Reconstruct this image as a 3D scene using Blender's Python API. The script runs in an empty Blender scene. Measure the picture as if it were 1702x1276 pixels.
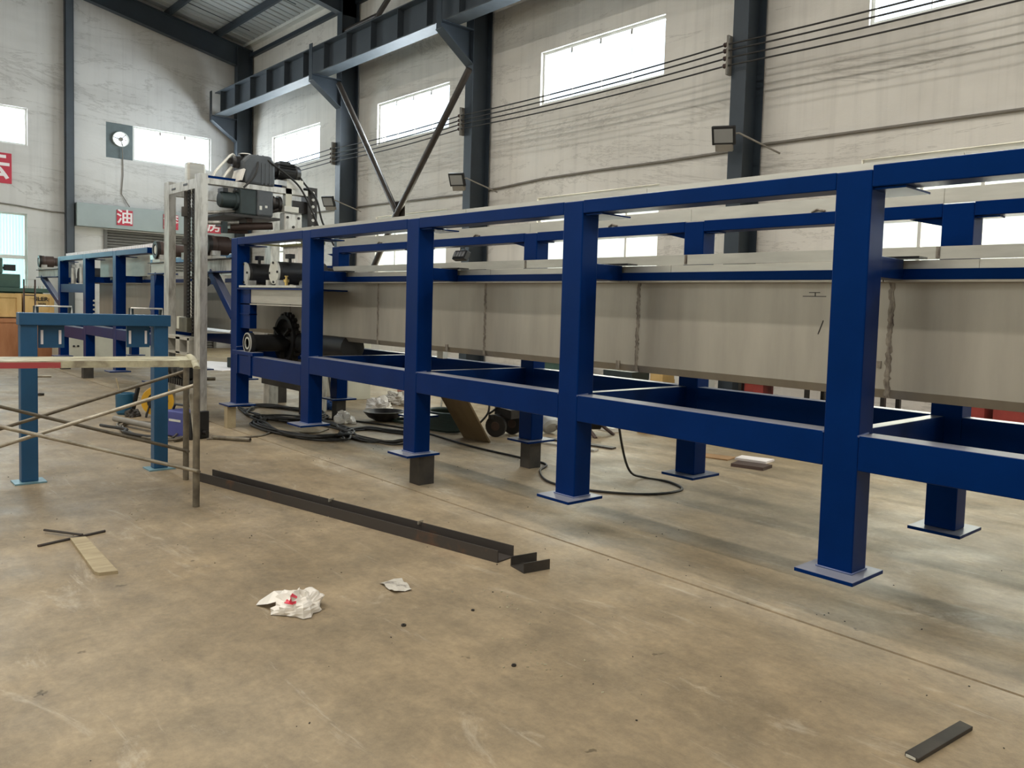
import bpy, math, random
from mathutils import Vector, Matrix
random.seed(7)
PI = math.pi
S = bpy.context.scene
COL = S.collection

# ------------------------------------------------------------------ camera
cam = bpy.data.cameras.new('camera')
cam.sensor_width = 36.0
cam.lens = 36.0 * 1335.233 / 1702
cam.shift_x = -(985.539 - 851) / 1702
cam.shift_y = -(638 - 595.883) / 1702
cam.clip_end = 200
camo = bpy.data.objects.new('camera', cam)
COL.objects.link(camo)
def cam_basis(yaw, p, r):
    cy, sy = math.cos(yaw), math.sin(yaw)
    f = Vector((-sy*math.cos(p), cy*math.cos(p), math.sin(p)))
    ri = Vector((cy, sy, 0)); up = ri.cross(f)
    return math.cos(r)*ri + math.sin(r)*up, -math.sin(r)*ri + math.cos(r)*up, f
_r, _u, _f = cam_basis(0.793874756, -0.059199612, 0.0337450985)
M4 = Matrix(((_r.x, _u.x, -_f.x, 0), (_r.y, _u.y, -_f.y, 0), (_r.z, _u.z, -_f.z, 1.54), (0, 0, 0, 1)))
camo.matrix_world = M4
S.camera = camo

# ------------------------------------------------------------------ hall dimensions
XE, XR = -25.9, 9.0          # end walls
YB, YF = 10.0, -9.8          # side walls
YR = 0.1                     # ridge
ZE = 9.35                    # eave height
SL = 0.19                    # roof slope
ZR = ZE + SL*(YB-YR)
HIGH = (5.38, 6.36)
BAYS = [(-24.05, -20.95), (-17.90, -14.85), (-11.83, -8.76), (-5.24, -2.18), (1.2, 4.2)]
LOW = (1.0, 3.65)

# ------------------------------------------------------------------ view, world, light
S.view_settings.view_transform = 'Standard'
S.view_settings.look = 'None'
S.view_settings.gamma = 1.0
S.view_settings.use_curve_mapping = False
S.view_settings.exposure = 0.12
S.cycles.max_bounces = 8
S.cycles.diffuse_bounces = 5
S.cycles.glossy_bounces = 4
S.cycles.transparent_max_bounces = 8
S.cycles.caustics_reflective = False
S.cycles.caustics_refractive = False
S.cycles.sample_clamp_indirect = 6.0
w = bpy.data.worlds.new('sky'); S.world = w; w.use_nodes = True
bg = w.node_tree.nodes['Background']
bg.inputs['Color'].default_value = (0.80, 0.90, 1.0, 1)
bg.inputs['Strength'].default_value = 2.5

def area(name, loc, rot, sx, sy, power, color):
    L = bpy.data.lights.new(name, 'AREA'); L.shape = 'RECTANGLE'
    L.size, L.size_y, L.energy, L.color = sx, sy, power, color
    o = bpy.data.objects.new(name, L); COL.objects.link(o)
    o.location = loc; o.rotation_euler = rot
    return o
# daylight through the ridge rooflight (outside the translucent panes, facing down)
SKY = (2.45, 3.1)            # rooflight strip in the back slope, measured from the ridge
SKYF = (2.7, 2.95)           # narrower strip in the front slope
for s_, pw, SK in ((1, 700, SKY), (-1, 1950, SKYF)):
    yc = YR+s_*sum(SK)/2
    area('rooflight_daylight', ((XE+8.5+XR)/2, yc, ZR-SL*sum(SK)/2+0.065), (-s_*math.atan(SL), 0, 0), XR-XE-9, SK[1]-SK[0], pw, (1.0, 0.965, 0.91))
# daylight at the back wall windows; unseen front windows and lamps added as fill
for i, (a, b) in enumerate(BAYS):
    c = (a+b)/2
    area('window_daylight', (c, YB+0.45, sum(HIGH)/2), (-PI/2, 0, 0), b-a, 0.98, 330, (0.90, 0.96, 1.0))
    area('window_daylight', (c, YB+0.45, sum(LOW)/2), (-PI/2, 0, 0), b-a, LOW[1]-LOW[0], 260, (1.0, 0.98, 0.92))
    area('window_daylight', (c, YF-0.45, sum(HIGH)/2), (PI/2, 0, 0), b-a, 0.98, 60, (1.0, 0.95, 0.88))
    area('window_daylight', (c, YF-0.45, sum(LOW)/2), (PI/2, 0, 0), b-a, LOW[1]-LOW[0], 60, (1.0, 0.95, 0.88))
for (a, b, z0, z1, pw) in ((1.25, 4.28, 5.38, 6.36, 300), (6.78, 8.9, 5.38, 6.36, 200), (1.6, 4.26, 0.9, 3.6, 260)):
    area('window_daylight', (XE-0.45, (a+b)/2, (z0+z1)/2), (0, -PI/2, 0), z1-z0, b-a, pw, (0.90, 0.96, 1.0))

# ------------------------------------------------------------------ materials
MATS = {}
def node_mat(name):
    m = bpy.data.materials.new(name); m.use_nodes = True
    nt = m.node_tree; b = nt.nodes['Principled BSDF']
    return m, nt, b
def srgb(r, g, b):
    f = lambda c: (c/255/12.92 if c/255 <= .04045 else ((c/255+.055)/1.055)**2.4)
    return (f(r), f(g), f(b), 1)
def mat(name, col, rough=.5, metal=0., var=.12, scale=6., bump=0., stretch=(1, 1, 1), col2=None, coat=0., spec=None, amount=None):
    """painted / metal surface with noise-driven tone variation"""
    if name in MATS: return MATS[name]
    m, nt, b = node_mat(name)
    N, L = nt.nodes, nt.links
    tc = N.new('ShaderNodeTexCoord'); mp = N.new('ShaderNodeMapping')
    mp.inputs['Scale'].default_value = stretch
    L.new(tc.outputs['Object'], mp.inputs['Vector'])
    nz = N.new('ShaderNodeTexNoise'); nz.inputs['Scale'].default_value = scale
    nz.inputs['Detail'].default_value = 5; nz.inputs['Roughness'].default_value = .6
    L.new(mp.outputs['Vector'], nz.inputs['Vector'])
    rp = N.new('ShaderNodeValToRGB')
    rp.color_ramp.elements[0].position = .32; rp.color_ramp.elements[1].position = .68
    c = col
    if col2 is None:
        rp.color_ramp.elements[0].color = tuple(x*(1-var) for x in c[:3])+(1,)
        rp.color_ramp.elements[1].color = tuple(min(1, x*(1+var)) for x in c[:3])+(1,)
    else:
        rp.color_ramp.elements[0].color = col2; rp.color_ramp.elements[1].color = col
        if amount: rp.color_ramp.elements[0].position, rp.color_ramp.elements[1].position = amount
    L.new(nz.outputs['Fac'], rp.inputs['Fac'])
    L.new(rp.outputs['Color'], b.inputs['Base Color'])
    b.inputs['Roughness'].default_value = rough
    b.inputs['Metallic'].default_value = metal
    if spec is not None: b.inputs['Specular IOR Level'].default_value = spec
    if coat: b.inputs['Coat Weight'].default_value = coat
    if bump:
        bp = N.new('ShaderNodeBump'); bp.inputs['Strength'].default_value = bump
        bp.inputs['Distance'].default_value = .01
        L.new(nz.outputs['Fac'], bp.inputs['Height']); L.new(bp.outputs['Normal'], b.inputs['Normal'])
    MATS[name] = m
    return m

def plaster(nm='whitewashed_plaster', tone=(1, 1, 1)):
    m, nt, b = node_mat(nm); N, L = nt.nodes, nt.links
    tc = N.new('ShaderNodeTexCoord')
    def noise(sc, scale, det=5, rough=.6, dist=0.):
        mp = N.new('ShaderNodeMapping'); mp.inputs['Scale'].default_value = sc
        L.new(tc.outputs['Object'], mp.inputs['Vector'])
        n = N.new('ShaderNodeTexNoise'); n.inputs['Scale'].default_value = scale
        n.inputs['Detail'].default_value = det; n.inputs['Roughness'].default_value = rough
        n.inputs['Distortion'].default_value = dist
        L.new(mp.outputs['Vector'], n.inputs['Vector']); return n
    def ramp(n, p0, c0, p1, c1):
        r = N.new('ShaderNodeValToRGB'); e = r.color_ramp.elements
        e[0].position, e[0].color, e[1].position, e[1].color = p0, c0, p1, c1
        L.new(n.outputs['Fac'], r.inputs['Fac']); return r
    def mul(a, b_, f=1.):
        x = N.new('ShaderNodeMix'); x.data_type = 'RGBA'; x.blend_type = 'MULTIPLY'; x.inputs['Factor'].default_value = f
        L.new(a.outputs[2] if a.bl_idname == 'ShaderNodeMix' else a.outputs['Color'], x.inputs[6]); L.new(b_.outputs['Color'], x.inputs[7]); return x
    base = ramp(noise((1, 1, 1), .5), .3, (.75*tone[0], .715*tone[1], .655*tone[2], 1), .7, (.85*tone[0], .815*tone[1], .755*tone[2], 1))
    hz = ramp(noise((.35, .35, 1.5), .9, 4, .5, .5), .32, (.78, .775, .77, 1), .56, (1, 1, 1, 1))
    vt = ramp(noise((5, 5, .22), 1.1, 4, .6), .30, (.84, .84, .84, 1), .5, (1, 1, 1, 1))
    ck = ramp(noise((.13, .13, .75), 1.0, 9, .70, 1.0), .489, (1, 1, 1, 1), .5, (.70, .69, .68, 1))
    e = ck.color_ramp.elements.new(.511); e.color = (1, 1, 1, 1)
    x = mul(mul(mul(base, hz, .65), vt, .6), ck, .75)
    L.new(x.outputs[2], b.inputs['Base Color']); b.inputs['Roughness'].default_value = .85
    b.inputs['Specular IOR Level'].default_value = .2
    nb = noise((1, 1, 2), 4, 8, .7)
    bp = N.new('ShaderNodeBump'); bp.inputs['Strength'].default_value = .25; bp.inputs['Distance'].default_value = .03
    L.new(nb.outputs['Fac'], bp.inputs['Height']); L.new(bp.outputs['Normal'], b.inputs['Normal'])
    return m

def concrete_floor():
    m, nt, b = node_mat('dusty_concrete'); N, L = nt.nodes, nt.links
    tc = N.new('ShaderNodeTexCoord')
    def noise(sc, scale, det=6, rough=.62, dist=0.):
        mp = N.new('ShaderNodeMapping'); mp.inputs['Scale'].default_value = sc
        L.new(tc.outputs['Object'], mp.inputs['Vector'])
        n = N.new('ShaderNodeTexNoise'); n.inputs['Scale'].default_value = scale
        n.inputs['Detail'].default_value = det; n.inputs['Roughness'].default_value = rough
        n.inputs['Distortion'].default_value = dist
        L.new(mp.outputs['Vector'], n.inputs['Vector']); return n
    def ramp(n, *st):
        r = N.new('ShaderNodeValToRGB'); e = r.color_ramp.elements
        for i, (p, c) in enumerate(st):
            if i > 1: e.new(p)
            e[i].position = p; e[i].color = c
        L.new(n.outputs['Fac'], r.inputs['Fac']); return r
    def mix(a, b_, mode, f):
        x = N.new('ShaderNodeMix'); x.data_type = 'RGBA'; x.blend_type = mode
        if isinstance(f, float): x.inputs['Factor'].default_value = f
        else: L.new(f.outputs['Color'], x.inputs['Factor'])
        so = lambda q: q.outputs[2] if q.bl_idname == 'ShaderNodeMix' else q.outputs['Color']
        L.new(so(a), x.inputs[6])
        if isinstance(b_, tuple): x.inputs[7].default_value = b_
        else: L.new(so(b_), x.inputs[7])
        return x
    base = ramp(noise((1, 1, 1), .55, 4), (.3, (.30, .232, .148, 1)), (.7, (.385, .31, .212, 1)))
    mid = ramp(noise((1, 1, 1), 2.2, 8, .7, .4), (.30, (.68, .69, .70, 1)), (.68, (1.10, 1.08, 1.05, 1)))
    fine = ramp(noise((1, 1, 1), 26, 6, .75), (.3, (.76, .76, .76, 1)), (.7, (1.14, 1.13, 1.10, 1)))
    x = mix(mix(base, mid, 'MULTIPLY', 1.), fine, 'MULTIPLY', .8)
    dustf = ramp(noise((.6, 1.6, 1), 1.4, 10, .78, 1.0), (.57, (0, 0, 0, 1)), (.72, (.62, .62, .62, 1)))
    x = mix(x, (.60, .53, .42, 1), 'MIX', dustf)
    redf = ramp(noise((1, 1, 1), 1.1, 7, .7, .3), (.62, (0, 0, 0, 1)), (.75, (.35, .35, .35, 1)))
    x = mix(x, (.34, .19, .12, 1), 'MIX', redf)
    mot = ramp(noise((.6, 1.3, 1), 7, 8, .72, .3), (.34, (.80, .80, .80, 1)), (.64, (1.10, 1.09, 1.06, 1)))
    x = mix(x, mot, 'MULTIPLY', .85)
    scr = ramp(noise((.35, 3.2, 1), 2.6, 9, .75, .5), (.60, (0, 0, 0, 1)), (.70, (.5, .5, .5, 1)))
    x = mix(x, (.56, .50, .40, 1), 'MIX', scr)
    dark = ramp(noise((1, 1, 1), 9, 3, .5), (.245, (.30, .29, .27, 1)), (.275, (1, 1, 1, 1)))
    x = mix(x, dark, 'MULTIPLY', .7)
    L.new(x.outputs[2], b.inputs['Base Color'])
    rr = ramp(noise((1, 1, 1), 1.7, 6), (.3, (.42, .42, .42, 1)), (.7, (.68, .68, .68, 1)))
    L.new(rr.outputs['Color'], b.inputs['Roughness'])
    b.inputs['Specular IOR Level'].default_value = .35
    bp = N.new('ShaderNodeBump'); bp.inputs['Strength'].default_value = .18; bp.inputs['Distance'].default_value = .02
    L.new(noise((1, 1, 1), 14, 8, .7).outputs['Fac'], bp.inputs['Height']); L.new(bp.outputs['Normal'], b.inputs['Normal'])
    return m

def clear_pane(name, tint, trans):
    m, nt, b = node_mat(name); N, L = nt.nodes, nt.links
    out = N['Material Output']; t = N.new('ShaderNodeBsdfTransparent'); t.inputs['Color'].default_value = tint
    b.inputs['Base Color'].default_value = (.8, .82, .8, 1); b.inputs['Roughness'].default_value = .25
    mx = N.new('ShaderNodeMixShader'); mx.inputs['Fac'].default_value = trans
    L.new(b.outputs['BSDF'], mx.inputs[1]); L.new(t.outputs['BSDF'], mx.inputs[2]); L.new(mx.outputs['Shader'], out.inputs['Surface'])
    return m

def wood(name, c0, c1, stretch, rough=.7):
    return mat(name, c1, rough, 0, scale=3.2, stretch=stretch, col2=c0, bump=.15)

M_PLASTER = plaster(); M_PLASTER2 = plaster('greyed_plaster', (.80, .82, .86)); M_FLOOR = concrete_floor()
M_PANE = clear_pane('window_glass', (.95, .98, 1, 1), .92)
M_FROST = clear_pane('dusty_window_glass', (.93, .93, .86, 1), .62)
M_AQUA = clear_pane('ribbed_plastic_sheet', (.74, .96, .95, 1), .6)
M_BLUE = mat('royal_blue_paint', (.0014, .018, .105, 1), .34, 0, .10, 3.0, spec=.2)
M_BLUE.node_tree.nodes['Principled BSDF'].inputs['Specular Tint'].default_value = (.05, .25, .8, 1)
def dust_and_sheen(m, col, amt):  # paints window sheen, along with dust, into the colour of up-facing faces
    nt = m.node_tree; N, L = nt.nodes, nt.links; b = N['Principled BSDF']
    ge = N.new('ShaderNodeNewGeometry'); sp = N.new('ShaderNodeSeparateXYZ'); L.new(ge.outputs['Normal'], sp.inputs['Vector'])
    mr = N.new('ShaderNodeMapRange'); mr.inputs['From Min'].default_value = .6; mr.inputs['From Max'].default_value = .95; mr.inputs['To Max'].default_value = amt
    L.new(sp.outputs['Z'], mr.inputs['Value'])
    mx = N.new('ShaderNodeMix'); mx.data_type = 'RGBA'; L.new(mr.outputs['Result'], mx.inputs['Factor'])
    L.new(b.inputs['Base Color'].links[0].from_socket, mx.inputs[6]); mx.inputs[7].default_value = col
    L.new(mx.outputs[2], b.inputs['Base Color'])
dust_and_sheen(M_BLUE, (.30, .31, .35, 1), .75)
M_BLUE2 = mat('steel_blue_paint', (.010, .075, .170, 1), .42, 0, .12, 4.0)
M_COLUMN = mat('dark_slate_paint', (.030, .042, .056, 1), .5, 0, .10, 2.0)
M_CRANE = mat('slate_grey_paint', (.060, .074, .090, 1), .5, 0, .10, 2.0)
M_ROOF = mat('grey_roof_sheet', (.40, .42, .42, 1), .5, 0, .08, 1.2)
M_GALV = mat('galvanised_strip', (.56, .54, .48, 1), .38, .55, .10, 2.2, stretch=(1, 1, 6))
M_TANK = mat('stainless_sheet', (.40, .37, .315, 1), .42, .5, .09, 2.6, stretch=(2.2, 1, .35))
M_WELD = mat('heat_tinted_weld', (.36, .32, .26, 1), .45, .5, scale=16, col2=(.09, .07, .06, 1), bump=.5, stretch=(2, 2, .7))
M_BARE = mat('bare_steel', (.62, .61, .57, 1), .40, .60, scale=5, stretch=(3, 3, .8), col2=(.30, .28, .25, 1), amount=(.28, .55))
M_MILL = mat('mill_scale_steel', (.075, .065, .055, 1), .55, .45, scale=4, col2=(.035, .033, .032, 1))
M_RUSTY = mat('rust_flecked_steel', (.16, .075, .035, 1), .7, .25, scale=3.2, col2=(.055, .046, .040, 1), amount=(.56, .74))
M_BLACK = mat('black_machine_paint', (.016, .016, .017, 1), .42, .1, .25, 8)
M_DARK = mat('oily_dark_steel', (.045, .042, .040, 1), .4, .6, .30, 10)
M_BROWN = mat('brown_primer_steel', (.075, .048, .040, 1), .5, .2, .2, 6)
M_GEAR = mat('grey_gearbox_paint', (.085, .095, .105, 1), .5, .1, .15, 6)
M_TEAL = mat('dark_teal_paint', (.026, .040, .042, 1), .5, .1, .2, 6)
M_ENDPL = mat('machined_end_plate', (.66, .66, .60, 1), .4, .3, .08, 12)
M_RUBBER = mat('black_rubber', (.018, .017, .016, 1), .6, 0, .2, 10)
M_HOSE = mat('dark_green_hose', (.012, .028, .020, 1), .45, 0, .2, 10)
M_WHITE = mat('white_paint', (.72, .72, .68, 1), .5, 0, .06, 3)
M_CREAM = mat('cream_sheet', (.58, .57, .48, 1), .5, 0, .06, 3)
M_RED = mat('red_sign_paint', (.52, .035, .065, 1), .5, 0, .06, 3)
M_REDOB = mat('faded_red_paint', (.30, .045, .035, 1), .6, 0, .2, 5)
M_SIGNW = mat('sign_white', (.85, .80, .80, 1), .5, 0, .03, 3)
M_LINTEL = mat('grey_green_sheet', (.33, .38, .38, 1), .5, 0, .05, 2)
M_SHUT = mat('shutter_slat_grey', (.17, .165, .155, 1), .5, .2, .08, 3)
M_YEL = mat('yellow_plastic', (.62, .34, .02, 1), .45, 0, .1, 6)
M_CYAN = mat('blue_plastic', (.012, .085, .16, 1), .4, 0, .12, 6)
M_WELDER = mat('indigo_enamel', (.055, .065, .24, 1), .4, 0, .1, 6)
M_GREEN = mat('dark_green_machine', (.045, .095, .075, 1), .5, 0, .12, 5)
M_PLY = wood('orange_plywood', srgb(150, 95, 60), srgb(190, 135, 95), (1, 1, .25))
M_PALE = wood('pale_crate_wood', srgb(190, 155, 95), srgb(222, 190, 130), (1, 1, .3))
M_SCRAPW = wood('weathered_board', (.28, .22, .13, 1), (.44, .36, .22, 1), (6, 1, 1))
M_SCAF = mat('weathered_scaffold_paint', (.50, .47, .33, 1), .65, .1, scale=6, col2=(.24, .21, .15, 1), amount=(.36, .58), bump=.2)
M_SCAFT = mat('scaffold_tube', (.22, .19, .14, 1), .55, .4, scale=9, col2=(.10, .085, .065, 1), bump=.15)
M_BRACE = mat('dark_brown_pipe', (.055, .045, .038, 1), .42, .3, .2, 5)
M_SCAFL = mat('worn_zinc_tube', (.46, .42, .34, 1), .45, .5, scale=9, col2=(.24, .21, .16, 1))
M_REDPAINT = mat('worn_red_paint', (.36, .05, .055, 1), .6, 0, scale=9, col2=(.30, .16, .10, 1), amount=(.25, .45))
M_BAG = mat('white_plastic_film', (.80, .76, .70, 1), .35, 0, .06, 9)
M_BAGRED = mat('red_bag_print', (.70, .06, .10, 1), .4, 0, .05, 9)
M_PAPER = mat('dirty_paper', (.55, .52, .46, 1), .7, 0, scale=14, col2=(.20, .18, .16, 1), amount=(.36, .5))
M_BRASS = mat('brass', (.62, .45, .16, 1), .35, .9, .1, 12)
M_TAUPE = mat('taupe_sheet', (.20, .17, .15, 1), .45, .4, .12, 2, stretch=(1, 1, .3))
M_WIRE = mat('dark_wire', (.03, .028, .026, 1), .5, .2, .1, 5)
M_PIPE = mat('grey_conduit', (.22, .20, .17, 1), .6, .1, .1, 5)
M_OLIVE = mat('olive_paint', (.14, .125, .05, 1), .5, .1, .15, 5)
M_LENS = mat('lamp_lens', (.28, .28, .27, 1), .12, 0, .03, 5)
M_CARD = mat('cardboard', srgb(165, 128, 88), .8, 0, .1, 5)

# ------------------------------------------------------------------ helpers
class MB:
    def __init__(s): s.v = []; s.f = []; s.sm = []
    def add(s, vs, fs, smooth=False):
        n = len(s.v); s.v += [tuple(p) for p in vs]
        s.f += [tuple(i+n for i in f) for f in fs]; s.sm += [smooth]*len(fs)
        return s
    def box(s, x0, x1, y0, y1, z0, z1):
        vs = [(x, y, z) for x in (x0, x1) for y in (y0, y1) for z in (z0, z1)]
        return s.add(vs, [(0, 1, 3, 2), (4, 6, 7, 5), (0, 4, 5, 1), (2, 3, 7, 6), (0, 2, 6, 4), (1, 5, 7, 3)])
    def obox(s, c, ax, ay, az, hx, hy, hz):
        c, ax, ay, az = Vector(c), Vector(ax), Vector(ay), Vector(az)
        vs = [c+ax*(i*hx)+ay*(j*hy)+az*(k*hz) for i in (-1, 1) for j in (-1, 1) for k in (-1, 1)]
        return s.add(vs, [(0, 1, 3, 2), (4, 6, 7, 5), (0, 4, 5, 1), (2, 3, 7, 6), (0, 2, 6, 4), (1, 5, 7, 3)])
    def bar(s, p, q, wd, ht, up=(0, 0, 1)):
        p, q = Vector(p), Vector(q); d = (q-p); L = d.length; d.normalize()
        u = Vector(up)
        if abs(d.dot(u)) > .99: u = Vector((0, 1, 0))
        sx = d.cross(u).normalized(); u = sx.cross(d)
        return s.obox((p+q)/2, d, sx, u, L/2, wd/2, ht/2)
    def tube(s, pts, r, n=8, closed=False, cap=True):
        pts = [Vector(p) for p in pts]; rings = []
        m = len(pts); prev = None
        for i, p in enumerate(pts):
            a = pts[i-1] if (i > 0 or closed) else p
            b = pts[(i+1) % m] if (i < m-1 or closed) else p
            d = (b-a).normalized()
            ref = Vector((0, 0, 1)) if abs(d.z) < .9 else Vector((0, 1, 0))
            if prev is not None:
                x = prev - d*prev.dot(d)
                x = x.normalized() if x.length > 1e-5 else d.cross(ref).normalized()
            else: x = d.cross(ref).normalized()
            prev = x; y = d.cross(x)
            rr = r[i] if isinstance(r, (list, tuple)) else r
            rings.append([p + x*(rr*math.cos(2*PI*k/n)) + y*(rr*math.sin(2*PI*k/n)) for k in range(n)])
        vs = [v for R_ in rings for v in R_]; fs = []
        for i in range(m if closed else m-1):
            a, b = i*n, ((i+1) % m)*n
            for k in range(n): fs.append((a+k, a+(k+1) % n, b+(k+1) % n, b+k))
        s.add(vs, fs, True)
        if cap and not closed:
            s.add(rings[0], [tuple(range(n))[::-1]]); s.add(rings[-1], [tuple(range(n))])
        return s
    def cyl(s, p, q, r, n=16): return s.tube([p, q], r, n)
    def lathe(s, p, axis, prof, n=24):
        """prof: list of (distance along axis, radius)"""
        p, d = Vector(p), Vector(axis).normalized()
        return s.tube([p+d*h for h, r in prof], [max(r, 1e-4) for h, r in prof], n) if False else s._lathe(p, d, prof, n)
    def _lathe(s, p, d, prof, n):
        ref = Vector((0, 0, 1)) if abs(d.z) < .9 else Vector((0, 1, 0))
        x = d.cross(ref).normalized(); y = d.cross(x)
        for (h0, r0), (h1, r1) in zip(prof[:-1], prof[1:]):
            a = [p+d*h0+x*(r0*math.cos(2*PI*k/n))+y*(r0*math.sin(2*PI*k/n)) for k in range(n)]
            b = [p+d*h1+x*(r1*math.cos(2*PI*k/n))+y*(r1*math.sin(2*PI*k/n)) for k in range(n)]
            s.add(a+b, [(k, (k+1) % n, n+(k+1) % n, n+k) for k in range(n)], abs(h1-h0) > 1e-6)
        return s
    def prism(s, poly, d):
        """poly: list of 3-D points; extruded by vector d"""
        poly = [Vector(p) for p in poly]; d = Vector(d); n = len(poly)
        vs = poly+[p+d for p in poly]
        fs = [tuple(range(n))[::-1], tuple(range(n, 2*n))]+[(i, (i+1) % n, n+(i+1) % n, n+i) for i in range(n)]
        return s.add(vs, fs)
    def build(s, name, m, parent=None, bevel=0., fixn=True):
        me = bpy.data.meshes.new(name)
        off = wloc(parent) if parent else Vector((0, 0, 0))
        me.from_pydata([tuple(Vector(v)-off) for v in s.v], [], s.f)
        me.polygons.foreach_set('use_smooth', s.sm)
        me.materials.append(m)
        if fixn:
            import bmesh
            b = bmesh.new(); b.from_mesh(me); bmesh.ops.recalc_face_normals(b, faces=b.faces); b.to_mesh(me); b.free()
        o = bpy.data.objects.new(name, me); COL.objects.link(o)
        if parent: o.parent = parent
        if bevel:
            md = o.modifiers.new('edge', 'BEVEL'); md.width = bevel; md.segments = 2; md.limit_method = 'ANGLE'
        return o
def wloc(o):
    v = Vector((0, 0, 0))
    while o: v += o.location; o = o.parent
    return v
def tag(o, label=None, cat=None, group=None, kind=None):
    if label: o['label'] = label
    if cat: o['category'] = cat
    if group: o['group'] = group
    if kind: o['kind'] = kind
    return o
def thing(name, label, cat, loc, group=None):
    o = bpy.data.objects.new(name, None); COL.objects.link(o); o.location = loc
    o.empty_display_size = .1
    return tag(o, label, cat, group)
def B(*a): return MB().box(*a)
def link_copy(o, parent, loc):
    c = o.copy(); COL.objects.link(c); c.parent = parent; c.location = loc
    return c
def text(body, name, m, parent, loc, rot, size, extrude=.004):
    cu = bpy.data.curves.new(name, 'FONT'); cu.body = body; cu.size = size; cu.extrude = extrude
    cu.align_x = 'CENTER'; cu.align_y = 'CENTER'; cu.materials.append(m); cu.resolution_u = 3; cu.offset = size*.018
    o = bpy.data.objects.new(name, cu); COL.objects.link(o); o.parent = parent
    dg = bpy.context.evaluated_depsgraph_get(); dg.update()
    me = bpy.data.meshes.new_from_object(o.evaluated_get(dg)); bpy.data.objects.remove(o)
    if not me.materials: me.materials.append(m)
    o = bpy.data.objects.new(name, me); COL.objects.link(o); o.parent = parent
    o.location = Vector(loc)-wloc(parent); o.rotation_euler = rot
    return o
def arc(c, r, a0, a1, n, ax=(1, 0, 0), ay=(0, 1, 0)):
    c, ax, ay = Vector(c), Vector(ax), Vector(ay)
    return [c+ax*(r*math.cos(a0+(a1-a0)*i/n))+ay*(r*math.sin(a0+(a1-a0)*i/n)) for i in range(n+1)]
def smooth(pts, n=6):
    P = [Vector(p) for p in pts]; P = [P[0]]+P+[P[-1]]; out = []
    for i in range(1, len(P)-2):
        for k in range(n):
            t = k/n
            out.append(.5*((2*P[i])+(-P[i-1]+P[i+1])*t+(2*P[i-1]-5*P[i]+4*P[i+1]-P[i+2])*t*t+(-P[i-1]+3*P[i]-3*P[i+1]+P[i+2])*t**3))
    out.append(P[-2]); return out

# ================================================================== SETTING
g = MB(); prof = [(YF, 0), (3.585, 0), (3.588, -.012), (3.602, -.012), (3.605, 0), (YB, 0)]
for (y0, z0), (y1, z1) in zip(prof[:-1], prof[1:]):
    g.add([(XE, y0, z0), (XR, y0, z0), (XR, y1, z1), (XE, y1, z1)], [(0, 1, 2, 3)])
tag(g.build('floor', M_FLOOR, fixn=False), kind='structure')

def holed_wall(name, axis, c, out, u0, u1, z0, z1, holes, th=.24, m=None):
    """wall plane at coordinate c; `out` = direction (+1/-1) of the outside; holes (u0,u1,z0,z1)"""
    mb = MB()
    P = (lambda u, d, z: (u, c+d, z)) if axis == 'y' else (lambda u, d, z: (c+d, u, z))
    us = sorted({u0, u1, *[h[0] for h in holes], *[h[1] for h in holes]})
    zs = sorted({z0, z1, *[h[2] for h in holes], *[h[3] for h in holes]})
    for a, b in zip(us[:-1], us[1:]):
        for p, q in zip(zs[:-1], zs[1:]):
            if any(h[0] <= a and b <= h[1] and h[2] <= p and q <= h[3] for h in holes): continue
            for d in (0, out*th):
                mb.add([P(a, d, p), P(b, d, p), P(b, d, q), P(a, d, q)], [(0, 1, 2, 3)])
    for a, b, p, q in holes:
        t = out*th
        mb.add([P(a, 0, p), P(a, t, p), P(a, t, q), P(a, 0, q)], [(0, 1, 2, 3)])
        mb.add([P(b, 0, p), P(b, t, p), P(b, t, q), P(b, 0, q)], [(0, 1, 2, 3)])
        mb.add([P(a, 0, p), P(b, 0, p), P(b, t, p), P(a, t, p)], [(0, 1, 2, 3)])
        mb.add([P(a, 0, q), P(b, 0, q), P(b, t, q), P(a, t, q)], [(0, 1, 2, 3)])
    return tag(mb.build(name, m or M_PLASTER, fixn=False), kind='structure')
side = [(a, b, *HIGH) for a, b in BAYS]+[(a, b, *LOW) for a, b in BAYS]
holed_wall('wall_back', 'y', YB, 1, XE, XR, 0, ZE+.1, side)
holed_wall('wall_front', 'y', YF, -1, XE, XR, 0, ZE+.1, side)
ENDW = [(1.25, 4.28, *HIGH), (6.10, 8.90, *HIGH), (1.6, 4.26, .9, 3.6), (6.12, 9.0, 0, 3.36)]
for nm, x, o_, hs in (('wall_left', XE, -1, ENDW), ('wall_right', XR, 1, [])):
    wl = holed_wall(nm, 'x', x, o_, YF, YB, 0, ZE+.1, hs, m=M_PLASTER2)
    gb = MB().prism([(x, YF, ZE+.1), (x, YB, ZE+.1), (x, YR, ZR+.1)], (o_*.24, 0, 0)).build('gable', M_PLASTER2, wl)

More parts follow.
